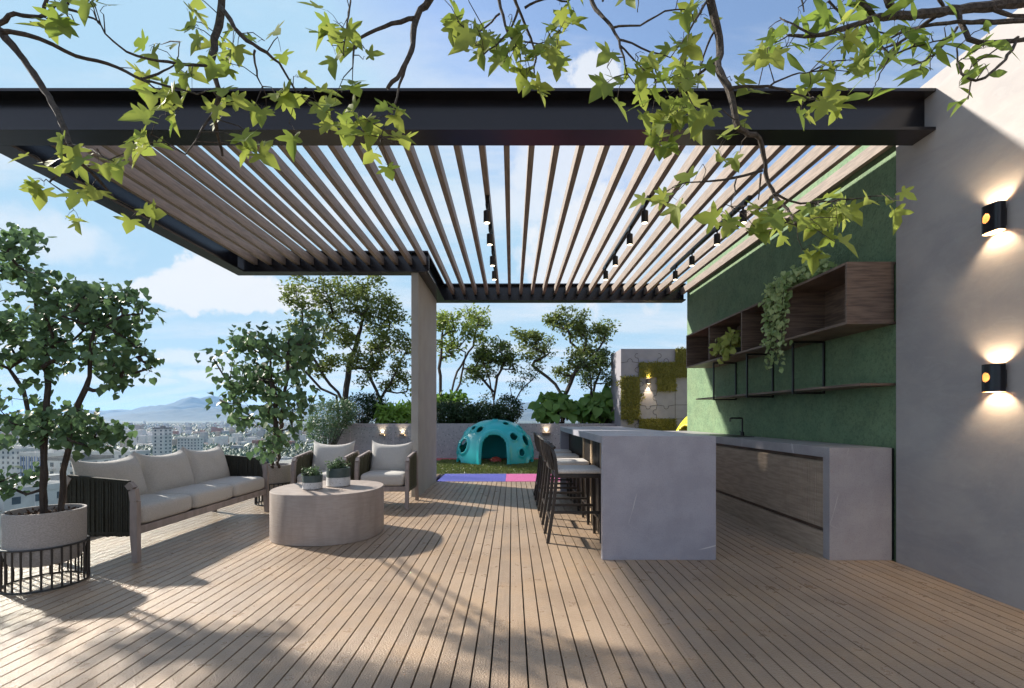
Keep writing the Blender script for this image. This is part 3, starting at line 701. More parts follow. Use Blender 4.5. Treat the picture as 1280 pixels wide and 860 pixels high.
# ---------------------------------------------------------------- potted trees
def planter(x, y, lab):
    t = thing('planter', lab, 'planter', (x, y, 0), 0, 'round felt planters on black wire stands'); r_ = .222
    mb = MB(); mb.lathe([(.13,.15),(.19,.17),(.214,.235),(r_,.27),(r_,.53),(r_-.014,.53),(r_-.018,.475)], n=56); mb.build('pot', 'fpot', t)
    mb = MB(); mb.lathe([(r_-.0175,.48),(.1,.487),(0,.492)], n=40); mb.build('soil', 'soil', t)
    rg = np.random.default_rng(int(abs(x)*100)); a = rg.uniform(0, 6.28, 500); q = rg.uniform(0, 1, 500)**.5*(r_-.025)
    V, Fc = stamp(np.stack([q*np.cos(a), q*np.sin(a), np.full(500, .489)+rg.uniform(0, .014, 500)], 1), (.012,.035), T_tri, tilt=.6, rng=rg); npmesh('bark_chips', V, Fc, 'soil', t)
    mb = MB(); rr_ = .234
    for z in (.29, .008): mb.tube([(rr_*math.cos(2*math.pi*k/48), rr_*math.sin(2*math.pi*k/48), z) for k in range(49)], .007, 6)
    for k in range(28):
        a = 2*math.pi*k/28; c, s = math.cos(a)*rr_, math.sin(a)*rr_; mb.tube([(c,s,.004),(c,s,.292)], .006, 6)
    mb.build('wire_stand', 'black', t)
planter(-3.35, 3.45, 'large planter on wire stand at the left edge beside sofa'); planter(-3.28, 6.62, 'planter on wire stand beyond the far end of sofa')
Yb = 3.45
def pp(px, py, dy=0, Y=Yb): return tuple(P(px, py, Y+dy))
b = (-3.36, 3.44, .48)
tree('potted_tree', 'leafy potted tree with two stems at the left edge', [[b, pp(54,560,0), pp(60,480,0), pp(55,420,.05), pp(35,350,.1)], [(-3.27, 3.47, .48), pp(78,590), pp(90,540,-.02), pp(112,470,-.03), pp(118,410,-.05)], [b, pp(54,560), pp(30,500,.05), pp(5,450,.1)]],
     [(pp(12,310), (.26,.28,.20), 20), (pp(70,375), (.26,.3,.20), 26), (pp(145,388,-.05), (.24,.26,.18), 22), (pp(165,455,-.05), (.16,.22,.20), 15), (pp(110,420), (.30,.3,.2), 22), (pp(20,420), (.25,.28,.26), 20), (pp(-60,420), (.4,.35,.5), 24),
      (pp(30,520), (.24,.25,.2), 15), (pp(95,530), (.22,.25,.14), 18), (pp(10,600), (.16,.2,.12), 8), (pp(-60,560), (.3,.3,.3), 10), (pp(40,440), (.3,.3,.2), 12), (pp(125,545), (.14,.2,.12), 9)],
     'l_pot', (.032,.064), per_tip=10, spread=.075, tmpl=T_heart, seed=4, r_tip=.0024, step=.09, jit=.014, r_max=.02, up=(.3,-.5,.6), tilt=.5, direc=(0,0,-1.2), group='potted trees beside the sofa')
Yb = 6.62
b = (-3.30, 6.6, .48)
tree('potted_tree', 'smaller leafy potted tree beyond the far end of sofa', [[b, pp(344,540), pp(342,500), pp(335,450)], [(-3.24, 6.64, .48), pp(352,520), pp(358,470), pp(360,430)]],
     [(pp(352,420), (.12,.16,.10), 5), (pp(384,402), (.10,.14,.08), 4), (pp(312,425), (.08,.12,.07), 4), (pp(303,455), (.20,.24,.22), 18), (pp(343,450), (.26,.28,.22), 20), (pp(366,435), (.14,.2,.14), 7), (pp(322,495), (.22,.26,.22), 16), (pp(357,505), (.2,.26,.2), 14), (pp(345,552), (.18,.2,.13), 8), (pp(292,485), (.10,.16,.2), 6)],
     'l_pot', (.03,.056), per_tip=11, spread=.072, tmpl=T_heart, seed=9, r_tip=.0028, step=.11, jit=.016, r_max=.018, up=(.3,-.5,.6), tilt=.5, direc=(0,0,-1.2), group='potted trees beside the sofa')

# ---------------------------------------------------------------- ivy on the cabinet
def ivy(lab, pot, prr, strands, leaf, size, seed, per=26):
    t = thing('trailing_plant', lab, 'potted plant', pot); rg = np.random.default_rng(seed)
    mb = MB(); mb.lathe([(prr*.75,0),(prr,.1),(prr*.9,.1),(prr*.85,.085),(0,.085)], n=24); mb.build('pot', 'potd', t)
    mb = MB(); P_ = []
    for s in strands:
        pts = [Vector(q)-Vector(pot) for q in s]; pts = [p+Vector(rg.normal(0, .012, 3)) for p in pts]; mb.tube(pts, .0022, 4)
        for k in range(per):
            f = rg.uniform(0, len(pts)-1.001); i = int(f); P_.append(pts[i].lerp(pts[i+1], f-i)+Vector(rg.normal(0, .032, 3)))
    mb.build('stem', 'bark', t); V, Fc = stamp([tuple(p) for p in P_], size, T_heart, up=(-.6,-.6,.3), tilt=.45, direc=(0,0,-1), jit=.6, rng=rg); npmesh('foliage', V, Fc, leaf, t)
st = []; rg = random.Random(5); zt = 1.967+.519
for k in range(26):                     # over the front edge and down
    y = 4.98+rg.uniform(-.10,.14); L = rg.choice((.25,.4,.55,.7,.8)); x = 2.77-rg.uniform(0,.03)
    st.append([(2.93, 4.93, zt+.08), (2.86, y, zt+.13), (x, y*1.6-4.99*.6, zt+.06), (x-.01, y*1.3-4.99*.3, zt-L*.4), (x, y+.02, zt-L)])
for k in range(18):                     # mound towards the camera and the back
    y = 4.45+rg.uniform(-.1,.55); st.append([(2.95, 4.85, zt+.08), (2.93, (y+4.85)/2, zt+.17+rg.uniform(-.02,.05)), (2.87+rg.uniform(-.06,.12), y, zt+.09+rg.uniform(-.05,.03))])
ivy('variegated ivy trailing from top of the walnut box shelf', (2.96, 4.86, zt), .08, st, 'l_ivy', (.028,.055), 3, 42)
st = []
for k in range(16):
    y = 5.98+rg.uniform(.02,.55); L = rg.uniform(.05,.28); st.append([(2.96, 6.27, 2.09), (2.88, (y+6.27)/2, 2.20+rg.uniform(0,.08)), (2.78, y, 2.16), (2.755, y+.01, 2.16-L)])
ivy('yellow-green trailing plant inside a box shelf compartment', (2.97, 6.27, 1.99), .08, st, 'l_ivy2', (.05,.085), 8, 10)

# ---------------------------------------------------------------- climbing domes
def dome(lab, loc, rz, m, seed, Rr=1.0, Hh=1.1):
    t = thing('climbing_dome', lab, 'play dome', loc, rz)
    nu, nv = 200, 100; holes = []
    A = lambda az_, el_, r_: holes.append((Vector((math.cos(R(el_))*math.sin(R(az_)), -math.cos(R(el_))*math.cos(R(az_)), math.sin(R(el_)))), R(r_)))
    for a in [(-56,23,8.5),(-31,47,5),(-52,50,3.5),(33,36,5),(58,30,7),(31,60,4),(70,50,4),(42,15,4.5),(-75,20,7),(-80,45,4),(95,25,8),(120,50,6),(-110,30,8),(152,22,4),(80,12,4),(0,78,3.)]: A(*a)
    V = []; F_ = []; vid = {}
    def door(d):                         # distance outside the arch openings, negative inside
        m_ = 9.
        for an in (0, 62, -62, 118, -118):
            c, s = math.cos(R(an)), math.sin(R(an)); x = d.x*c+d.y*s; y = -d.x*s+d.y*c
            if y > 0: continue
            w_, h = (.30, .36) if an in (0, 180) else (.085, .0)
            z = d.z*1.0
            q = math.hypot(x, max(0, z-h*.95))-w_ if an in (0,180) else math.hypot(x, z)-w_
            m_ = min(m_, q)
        return m_
    def surf(i, j, off):
        az_ = 2*math.pi*i/nu; el_ = (math.pi/2)*j/nv; d = Vector((math.cos(el_)*math.cos(az_), math.cos(el_)*math.sin(az_), math.sin(el_)))
        k = 1.0
        for h, r_ in holes:
            a = d.angle(h); k += .035*math.exp(-((a-r_*1.12)/(r_*.28))**2)
        k += .045*math.exp(-((door(d)-.05)/.04)**2)
        k += .012*math.sin(6*az_)*math.cos(el_)
        p = 2.35; e = (math.hypot(d.x, d.y)**p+d.z**p)**(-1/p)
        return d, Vector((d.x*Rr*e, d.y*Rr*e, d.z*Hh*e))*(k-off)
    D = {}
    for off, lay in ((0., 0), (.035, 1)):
        for i in range(nu):
            for j in range(nv+1):
                d, p = surf(i, j, off); D[(i, j, lay)] = len(V); V.append(tuple(p))
                if lay == 0: vid[(i, j)] = d
    keep = {}
    for i in range(nu):
        for j in range(nv):
            d = (vid[(i, j)]+vid[((i+1) % nu, j+1)]).normalized()
            keep[(i, j)] = door(d) > 0 and not any(d.angle(h) < r_ for h, r_ in holes)
    for (i, j), kp in keep.items():
        if not kp: continue
        i2 = (i+1) % nu
        F_.append((D[i,j,0],D[i2,j,0],D[i2,j+1,0],D[i,j+1,0])); F_.append((D[i,j,1],D[i,j+1,1],D[i2,j+1,1],D[i2,j,1]))
        for (ii, jj), (p, q) in ((((i-1) % nu, j), ((i,j),(i,j+1))), (((i+1) % nu, j), ((i2,j+1),(i2,j))), ((i, j-1), ((i2,j),(i,j))), ((i, j+1), ((i,j+1),(i2,j+1)))):
            if not keep.get((ii, jj), jj >= nv): F_.append((D[p[0],p[1],0],D[q[0],q[1],0],D[q[0],q[1],1],D[p[0],p[1],1]))
    mb = MB(); mb.add(V, F_, 0, True); o = mb.build('shell', m, t, smooth=True)
    try:
        md = o.modifiers.new('relax', 'SMOOTH'); md.factor = .5; md.iterations = 3
    except Exception: pass
    return t
dome('turquoise plastic climbing dome with round holes and an arched door', (-.43, 12.55, .005), 0, 'teal', 1)
dome('yellow plastic play dome half hidden beyond the green wall', (4.98, 11.0, .005), R(30), 'yellow', 1, 1.3, 1.5)
mb = MB(); mb.lathe([(.16,0),(.15,.06),(.10,.12),(0,.145)], n=24); tag(mb.build('stepping_stone', 'coral', loc=(-.42, 12.45, .006)), 'small coral plastic stepping bump inside turquoise dome', 'play stone')

# ---------------------------------------------------------------- glass balustrade
def balustrade(lab, a, b, n):
    a, b = Vector(a), Vector(b); t = thing('glass_balustrade', lab, 'balustrade', tuple(a)); d = (b-a); L = d.length; u = d/L; nn = Vector((-u.y, u.x, 0))
    for i in range(n):
        p = u*(L*i/n+.012); q = u*(L*(i+1)/n-.012); mb = MB(); vs = []
        for z in (.05, .97):
            for c, s in ((p,-1),(q,-1),(q,1),(p,1)): vs.append(c+nn*s*.006+Vector((0,0,z)))
        mb.add(vs, [(0,3,2,1),(4,5,6,7),(0,1,5,4),(1,2,6,5),(2,3,7,6),(3,0,4,7)]); mb.build('glass_pane', 'glass', t)
    mb = MB(); mb.bar(Vector((0,0,.03)), d+Vector((0,0,.03)), .05, .12, ref=(0,0,1)); mb.build('base_channel', 'beam', t)
balustrade('frameless glass balustrade along the left edge, city behind it', (-4.2, -3.5, 0), (-4.2, 9.75, 0), 12)
balustrade('frameless glass balustrade behind the two armchairs', (-4.18, 9.8, 0), (-1.55, 9.8, 0), 3)

# ---------------------------------------------------------------- planting beyond the parapet
Yb = 15.0
def bt(lab, stems, blobs, leaf='l_far', seed=1, Y=15.0, size=(.07,.13), per=9, spread=.17, r_tip=.0088, base=None, step=.25, jit=.028, rmax=.11, group='trees beyond the parapet', tmpl=T_tri, along=.6):
    S = [[tuple(P(x, y, Y)) if i or base is None else base for i, (x, y) in enumerate(s)] for s in stems]
    S = [[tuple(Vector(p)+Vector((0, random.uniform(-.12,.12)*i, 0))) for i, p in enumerate(s)] for s in S]
    B = [(tuple(P(x, y, Y)+Vector((0, random.uniform(-.3,.3), 0))), (rx*Y/F, rx*Y/F*.9, ry*Y/F), n_) for x, y, rx, ry, n_ in blobs]
    tree('garden_tree', lab, S, B, leaf, size, per_tip=int(per*3.2), spread=spread*1.1, seed=seed, r_tip=r_tip, step=step, jit=jit, pw=.52, r_max=rmax, group=group, tmpl=tmpl, along=along)
bt('largest spreading tree, olive-leaved, left of the pergola pier', [[(432,532),(430,500),(405,470),(385,430),(380,390)],[(432,532),(433,495),(440,450),(450,400),(465,370)],[(424,530),(420,495),(398,485),(375,460)]],
   [(385,370,30,26,18),(420,365,30,22,18),(455,375,32,28,20),(395,405,32,28,18),(440,410,30,28,14),(480,400,28,26,14),(375,440,22,28,12),(405,450,25,22,9),(465,435,24,24,10),(495,395,18,24,7)], 'l_far', 3, 15.0, (.08,.16), 12, .19)
bt('low-branched tree just left of the pergola pier', [[(475,532),(475,500),(465,475),(455,450)],[(475,532),(478,498),(495,470),(505,440)]],
   [(455,450,22,18,12),(485,440,25,22,14),(505,470,18,22,9),(470,475,25,14,8),(510,430,18,22,8)], 'l_far', 5, 14.6, (.08,.15), 11, .17)
bt('slender multi-stem fresh green tree right of the pier', [[(550,535),(551,500),(551,460),(553,420),(556,395)],[(560,535),(562,500),(572,465),(590,430),(600,400)],[(562,505),(575,480),(583,440)]],
   [(560,400,22,18,14),(590,405,25,18,14),(575,430,28,16,12),(605,425,16,14,6),(556,440,14,22,6),(605,395,12,12,4),(600,455,14,14,4)], 'l_far3', 7, 14.8, (.08,.15), 9, .16, rmax=.07)
bt('bushy olive tree standing above the turquoise dome', [[(617,535),(617,500),(612,475),(605,455)],[(617,500),(622,470),(632,450)],[(617,490),(600,470),(590,460)]],
   [(603,455,20,17,14),(625,448,22,18,16),(640,455,14,16,8),(590,470,12,12,5),(615,440,16,10,6)], 'l_far2', 9, 14.9, (.075,.14), 12, .15, rmax=.08)
bt('small thin tree between dome and big right tree', [[(642,535),(642,505),(650,490),(665,475),(672,465)],[(642,505),(638,485)]],
   [(660,468,12,10,6),(648,480,12,10,6),(672,460,8,8,3),(604,497,10,10,3)], 'l_far2', 11, 14.4, (.05,.09), 8, .12, rmax=.04, r_tip=.006)
bt('tall twisted tree with forked crown right of dome', [[(703,532),(702,495),(694,480),(675,462),(655,450),(648,435)],[(703,500),(712,480),(722,460),(730,440),(715,425),(708,410)],[(722,460),(745,440),(755,425)]],
   [(655,425,18,12,12),(680,430,18,14,10),(668,445,16,10,7),(708,405,22,18,20),(735,420,22,16,14),(755,415,14,16,10),(725,445,20,16,12),(705,465,16,10,6),(745,455,18,16,10),(690,400,10,8,4)], 'l_far', 13, 15.2, (.08,.145), 11, .15, rmax=.13)
bt('thin upright tree between broad leaves beside jigsaw wall', [[(738,535),(738,500),(737,475),(735,450)],[(738,500),(745,478),(752,462)]],
   [(738,455,18,14,10),(755,450,13,14,8),(728,475,14,10,6),(752,475,12,10,5)], 'l_far2', 15, 14.3, (.07,.13), 10, .14, rmax=.06)
bt('slight shrubby tree growing against jigsaw wall side', [[(768,532),(770,500),(772,480),(771,462)]],
   [(770,465,7,12,8),(774,490,6,14,6),(762,480,6,8,3)], 'l_far3', 16, 14.4, (.05,.09), 8, .10, rmax=.03, r_tip=.006)

def shrub(lab, blobs, leaf, n, size, seed, tmpl=T_tri, name='shrub', cat='shrub', group=None, base=None, upv=(0,-.4,.8), shell=.75, kind=None):
    rg = np.random.default_rng(seed); c0 = np.array(base if base else (blobs[0][0][0], blobs[0][0][1], .8), float)
    t = thing(name, lab, cat, tuple(c0), 0, group); P_ = []; mb = MB()
    tot = sum(b[1][0]*b[1][2] for b in blobs)
    for c, r_ in blobs:
        k = int(n*r_[0]*r_[2]/tot); q = ell(c, r_, k, rg, shell); q += rg.normal(0, .05, q.shape); P_.append(q-c0)
        for _ in range(10):
            e = ell(c, r_, 1, rg, .3)[0]-c0; mb.tube([Vector((rg.normal(0,.05), rg.normal(0,.05), 0)), Vector(e)*.5+Vector((0,0,.05)), Vector(e)], [.015, .01, .004], 4)
    mb.build('stem', 'bark', t); V, Fc = stamp(np.concatenate(P_), size, tmpl, up=upv, tilt=.7, rng=rg); npmesh('foliage', V, Fc, leaf, t)
    return t
def bl(px, py, rx, ry, Y, ry2=None): s = Y/F; return (tuple(P(px, py, Y)), (rx*s, (ry2 or rx*.8)*s, ry*s))
Yh = 14.3
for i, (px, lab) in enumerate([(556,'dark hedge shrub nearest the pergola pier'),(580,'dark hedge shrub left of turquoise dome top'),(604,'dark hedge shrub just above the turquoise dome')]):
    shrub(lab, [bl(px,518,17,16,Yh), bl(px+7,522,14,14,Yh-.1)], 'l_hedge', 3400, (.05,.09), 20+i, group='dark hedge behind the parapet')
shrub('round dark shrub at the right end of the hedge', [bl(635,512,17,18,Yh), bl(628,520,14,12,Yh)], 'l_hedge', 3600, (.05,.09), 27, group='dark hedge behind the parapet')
shrub('bright broad-leaved shrub peeking above hedge near pier', [bl(572,500,12,8,14.8), bl(552,500,8,9,14.8)], 'l_fern', 300, (.12,.24), 28, T_oval)
shrub('soft grey-green round bush behind left armchair', [bl(412,522,26,22,13.1), bl(402,538,20,16,12.9), bl(428,515,18,16,13.1)], 'l_bush', 5200, (.04,.08), 30, base=(-5.0, 13.0, .0))
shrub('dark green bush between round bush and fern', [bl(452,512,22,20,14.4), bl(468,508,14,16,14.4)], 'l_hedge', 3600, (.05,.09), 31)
def broad(lab, spots, leaf, seed, size, n, tm=T_heart, name='broadleaf_plant', cat='plant'):
    rg = np.random.default_rng(seed); c0 = Vector(spots[0]); c0.z = .8; t = thing(name, lab, cat, tuple(c0)); mb = MB(); P_ = []
    for s in spots:
        s = Vector(s)
        for k in range(n):
            a = rg.uniform(0, 6.28); q = rg.uniform(.1, .5); e = s+Vector((math.cos(a)*q, math.sin(a)*q*.8, rg.uniform(-.22, .32)-q*.2)); b = Vector((s.x+rg.normal(0,.05), s.y, .82))
            mb.tube([b-c0, (b.lerp(e, .6)+Vector((0,0,.12)))-c0, e-c0], [.012,.009,.006], 4); P_.append(tuple(e-c0))
    mb.build('stem', 'bark', t); V, Fc = stamp(P_, size, tm, up=(0,-.9,.55), tilt=.45, direc=(0,-.2,-.6), jit=.7, rng=rg); npmesh('foliage', V, Fc, leaf, t)
broad('broad-leaved plant rising above parapet behind bar stools', [P(683,512,14.1), P(700,508,14.2), P(690,500,14.4)], 'l_big', 40, (.2,.36), 34)
broad('broad-leaved plant between thin tree and jigsaw wall', [P(745,508,14.2), P(760,512,14.2), P(730,510,14.3), P(755,500,14.5)], 'l_big', 42, (.2,.36), 32)
def fern(lab, c, seed, n=34, L=.75):
    rg = np.random.default_rng(seed); t = thing('fern', lab, 'plant', tuple(c)); mb = MB(); P_ = []; D_ = []
    for k in range(n):
        a = rg.uniform(0, 6.28); l = L*rg.uniform(.6, 1.1); dd = Vector((math.cos(a), math.sin(a), 0)); pts = [dd*(l*u)+Vector((0,0,l*1.5*u-l*1.1*u*u)) for u in np.linspace(0, 1, 8)]; mb.tube(pts, .006, 4)
        s = dd.cross(Vector((0,0,1)))
        for u in np.linspace(.12, 1, 22):
            p = dd*(l*u)+Vector((0,0,l*1.5*u-l*1.1*u*u))
            for sg in (-1, 1): P_.append(tuple(p)); D_.append(tuple(s*sg+dd*.35+Vector((0,0,-.15))))
    mb.build('stem', 'l_fern', t); V, Fc = stamp(P_, (.10,.17), T_lance, up=(0,-.3,1), tilt=.2, direc=np.array(D_), jit=.1, rng=rg); npmesh('foliage', V, Fc, 'l_fern', t)
shrub('bright green feathery plant left of the pergola pier', [bl(488,520,15,12,14.2), bl(480,512,9,9,14.3)], 'l_fern', 420, (.14,.3), 50, T_lance, 'fern', 'plant', upv=(0,-.7,.6))
shrub('bright green feathery plant half behind pergola pier', [bl(507,516,13,12,14.5)], 'l_fern', 300, (.14,.3), 51, T_lance, 'fern', 'plant', upv=(0,-.7,.6))


# ---------------------------------------------------------------- overhanging branches
def bough(name, lab, lines, leaves, leaf, tmpl, size, Y, seed, ybend=.0, multi=2, sp=7, up=(0,-.8,.45), tilt=.42, dr=(0,0,-.8), jit=.8):
    rg = np.random.default_rng(seed); c0 = P(*lines[0][0][0], Y); t = thing(name, lab, 'tree branch', tuple(c0)); mb = MB(); nodes = []
    for li, (pts, w0, w1) in enumerate(lines):
        k = len(pts); dy = rg.uniform(-.12, .12) if li else 0
        Q = [P(x, y, Y+ybend*math.sin(i*.9+li)*.5+dy*i/(k-1)) for i, (x, y) in enumerate(pts)]
        R2 = []; W2 = []
        for i in range(k-1):                      # Catmull-Rom with knotty jitter
            p0 = Q[max(i-1, 0)]; p1, p2 = Q[i], Q[i+1]; p3 = Q[min(i+2, k-1)]; m_ = max(3, int((p2-p1).length/.035))
            for j in range(m_):
                u = j/m_; q = .5*((2*p1)+(p2-p0)*u+(2*p0-5*p1+4*p2-p3)*u*u+(3*p1-p0-3*p2+p3)*u**3)
                R2.append(q+Vector(rg.normal(0, .0022, 3))); W2.append((w0+(w1-w0)*(i+u)/(k-1))*Y/F/2*rg.uniform(.9, 1.12))
        R2.append(Q[-1]); W2.append(w1*Y/F/2)
        mb.tube([q-c0 for q in R2], W2, 7); nodes += R2
    P_ = []; D_ = []; N = np.array([tuple(q) for q in nodes])
    for (x, y) in leaves:
        m_ = multi if isinstance(multi, int) else int(rg.choice(multi))
        c = P(x, y, Y); j = int(np.argmin(np.linalg.norm((N-np.array(c))*np.array([1,.3,1]), axis=1))); b = Vector(N[j]); c.y = b.y+rg.normal(0, .06)
        v = c-b
        mb.tube([b-c0, (b+v*.55+Vector(rg.normal(0,.006,3))+Vector((0,0,.012)))-c0, c-c0], [.0022,.0018,.0013], 4)
        for k in range(m_):
            e = c+Vector(rg.normal(0, sp*Y/F, 3))
            mb.tube([c-c0, (c+e)/2+Vector((0,0,.008))-c0, e-c0], [.0013,.001,.0009], 3); P_.append(tuple(e-c0)); vv = v.normalized()*.6 if v.length > .02 else Vector((0,0,0)); D_.append((vv.x+dr[0], vv.y*.4+dr[1], vv.z+dr[2]))
    mb.build('branch_wood', 'bark2', t); V, Fc = stamp(P_, size, tmpl, up=up, tilt=tilt, direc=np.array(D_), jit=jit, rng=rg); npmesh('foliage', V, Fc, leaf, t)
bough('maple_branch', 'maple branches with yellow-green leaves over the left of terrace', [
    ([(-30,20),(0,40),(30,75),(60,120),(80,160),(88,182),(102,204),(122,224),(142,247)], 10, 3), ([(82,172),(79,200),(72,218),(62,228)], 4, 2), ([(88,182),(110,186),(136,200)], 4, 1.5),
    ([(-30,60),(0,32),(18,17),(50,22),(68,9),(95,14),(125,28)], 6, 2.5), ([(55,20),(62,-15)], 4, 3), ([(0,38),(50,48),(95,70),(135,80),(180,100),(215,108),(248,118)], 6, 2), ([(180,98),(205,88),(220,78),(225,52)], 3, 1),
    ([(278,-25),(275,20),(267,60),(265,84),(275,115),(268,140),(272,165),(278,195)], 10, 3), ([(264,82),(225,80),(170,70),(140,50),(122,28)], 4, 1.5), ([(268,140),(250,165),(232,193)], 3.5, 1.5), ([(276,8),(300,42),(325,60),(350,80),(372,118)], 6, 2), ([(318,62),(320,88),(328,108)], 3, 1.2),
    ([(85,5),(88,-15)], 3, 2), ([(78,10),(95,32)], 2, 1), ([(178,98),(205,122),(214,140)], 2, 1), ([(245,118),(262,112)], 2, 1)],
    [(58,22),(72,30),(100,30),(112,42),(150,68),(165,52),(178,45),(140,38),(122,4),(150,0),(205,62),(235,90),(232,18),(248,45),(240,30),(255,5),(290,55),(300,65),(325,42),(348,48),(300,96),(265,110),(282,128),(250,130),(205,142),(222,145),(238,147),(198,198),(215,205),(240,208),(42,170),(55,182),(80,200),(45,222),(40,238),(62,242),(78,216),(105,196),(120,205),(142,202),(155,208),(112,228),(130,245),(150,250),(320,118),(325,140),(345,118),(370,92),(385,106),(390,130),(360,152),(308,162),(318,188),(326,200),(400,122),(410,142),(424,150),(258,25),(172,60),(158,46),(130,50)],
    'l_maple', T_maple, (.08,.122), 2.0, 61, .12, (1,1,2,3))
bough('maple_branch', 'maple branches with yellow-green leaves over the centre of terrace', [
    ([(552,-25),(538,0),(520,22),(516,55),(508,78),(496,98),(484,111)], 10, 4), ([(519,23),(480,34),(445,52),(441,84)], 6, 1.5), ([(508,80),(498,112),(490,140),(476,172)], 4, 1.2), ([(434,-20),(438,10),(432,40),(430,70)], 2.5, 1.2),
    ([(622,-18),(628,20),(640,50),(655,60)], 4.5, 2), ([(638,-18),(652,20),(668,60),(668,92)], 4.5, 2), ([(648,12),(636,40),(605,68)], 3, 1.5), ([(625,15),(600,40),(575,30)], 3, 1.2), ([(640,48),(665,55),(690,50)], 2.5, 1), ([(655,10),(680,-2),(710,2)], 3, 2)],
    [(426,10),(442,22),(430,40),(426,70),(432,92),(455,58),(457,82),(446,128),(440,142),(455,165),(474,152),(495,163),(460,182),(480,198),(494,188),(558,18),(572,32),(585,25),(600,10),(606,34),(590,58),(600,68),(620,62),(638,74),(650,90),(658,104),(664,82),(680,85),(655,60),(690,58),(702,48),(682,35),(667,112),(688,94),(698,8),(718,10),(736,14),(705,24),(640,55),(612,48),(596,76),(630,88),(675,70),(695,75),(715,-3),(436,58),(580,12),(470,170)],
    'l_maple', T_maple, (.078,.118), 2.05, 62, .1, (1,2,2,3))
bough('maple_branch', 'maple branches with yellow-green leaves right of terrace centre', [
    ([(882,-25),(892,20),(900,60),(898,85),(912,115),(920,150),(930,165),(950,174),(956,205),(965,238),(984,262),(996,282)], 11, 3), ([(898,76),(870,95),(855,112)], 4, 2), ([(953,212),(905,225),(858,228)], 4, 1.5), ([(951,216),(948,250)], 2.5, 1.2), ([(912,110),(960,108),(990,115),(1010,125)], 4, 1.5), ([(962,108),(990,93),(1012,90)], 2.5, 1.2), ([(968,242),(1000,254),(1050,250),(1096,245)], 3.5, 1.2), ([(920,225),(914,258)], 2, 1),
    ([(733,-20),(745,12),(765,35),(776,58),(784,92)], 6, 1.5), ([(765,35),(800,30),(832,15),(860,12)], 3, 1.2), ([(772,48),(800,60),(838,72)], 3, 1.2), ([(776,56),(795,78),(820,100)], 2.5, 1.2), ([(752,2),(765,-15)], 2.5, 2), ([(885,0),(862,40),(856,90)], 3.5, 1.5), ([(893,40),(880,70),(872,110)], 3, 1.5), ([(800,-15),(797,15)], 1.6, 1)],
    [(783,14),(755,98),(775,100),(748,130),(770,132),(798,112),(818,103),(810,128),(798,148),(828,130),(845,118),(832,152),(842,165),(850,98),(832,18),(845,32),(855,58),(860,38),(870,80),(855,100),(872,128),(862,150),(885,0),(920,92),(936,98),(930,118),(925,138),(924,168),(932,182),(896,190),(884,198),(818,245),(832,240),(848,234),(862,18),(940,88),(1005,130),(1015,110),(1034,98),(1020,88),(1050,103),(1010,140),(1046,88),(1062,84),(1030,128),(1055,114),
     (898,268),(915,272),(930,268),(940,288),(955,260),(970,275),(990,260),(1000,290),(1010,308),(1020,288),(1030,262),(1048,254),(1060,250),(1072,245),(1098,248),(1112,254),(928,285),(960,290),(1016,318),(825,165),(848,145),(880,55),(815,145),(838,85),(862,170),(785,95),(835,140),(1000,272),(1035,275)],
    'l_maple', T_maple, (.078,.118), 2.0, 63, .12, (1,2,2,3))
bough('overhanging_branch', 'gnarled branches with narrow pointed leaves at top right', [
    ([(1330,-8),(1280,2),(1200,12),(1150,18),(1100,22),(1060,34),(1020,46),(985,44)], 15, 3), ([(1180,15),(1150,34),(1122,54),(1095,62)], 6, 1.5), ([(1196,12),(1204,34),(1222,52),(1290,48)], 6, 5), ([(1272,48),(1256,75),(1232,96),(1214,100),(1199,86),(1196,60)], 4, 1.8), ([(1290,24),(1240,27),(1185,29),(1140,36),(1100,55)], 7, 1.8), ([(1105,-20),(1112,5),(1124,18)], 9, 7), ([(1060,-20),(1082,8),(1096,22)], 7, 6), ([(1240,8),(1262,20),(1290,16)], 5, 4),
    ([(1196,35),(1168,68),(1140,82)], 3.5, 1.5), ([(1214,100),(1210,124)], 2, 1.2), ([(1122,54),(1104,84),(1094,104)], 2.5, 1), ([(1020,45),(990,30),(975,22)], 3, 1.5), ([(1270,48),(1225,75),(1205,98)], 2, 1), ([(1150,34),(1120,42),(1085,38)], 3, 1.5), ([(1080,28),(1110,65),(1140,60),(1190,45)], 3, 1.5), ([(985,44),(968,55)], 2, 1), ([(1035,0),(1050,15),(1055,30)], 3, 2), ([(1000,-15),(1005,15)], 2, 1.5), ([(1165,-15),(1180,10)], 5, 4)],
    [(968,24),(980,30),(978,42),(990,52),(1008,8),(1025,12),(1040,18),(1045,38),(1055,60),(1078,48),(1090,45),(1100,50),(1120,14),(1134,10),(1150,30),(1110,58),(1148,78),(1160,70),(1142,94),(1200,62),(1212,68),(1226,74),(1196,84),(1198,112),(1210,124),(1168,84),(1100,82),(1175,8),(1094,108),(1065,5),(1030,25),(1000,35),(1015,52),(1070,30),(1130,45),(1155,50),(1180,35),(1085,15),(995,18),(1045,5),(1230,60),(1215,90),(1092,68),(1140,60),(1060,45)],
    'l_lance', T_lance, (.085,.15), 2.1, 64, .1, (2,2,3), sp=4, tilt=.6, dr=(0,0,-.45), jit=1.0)

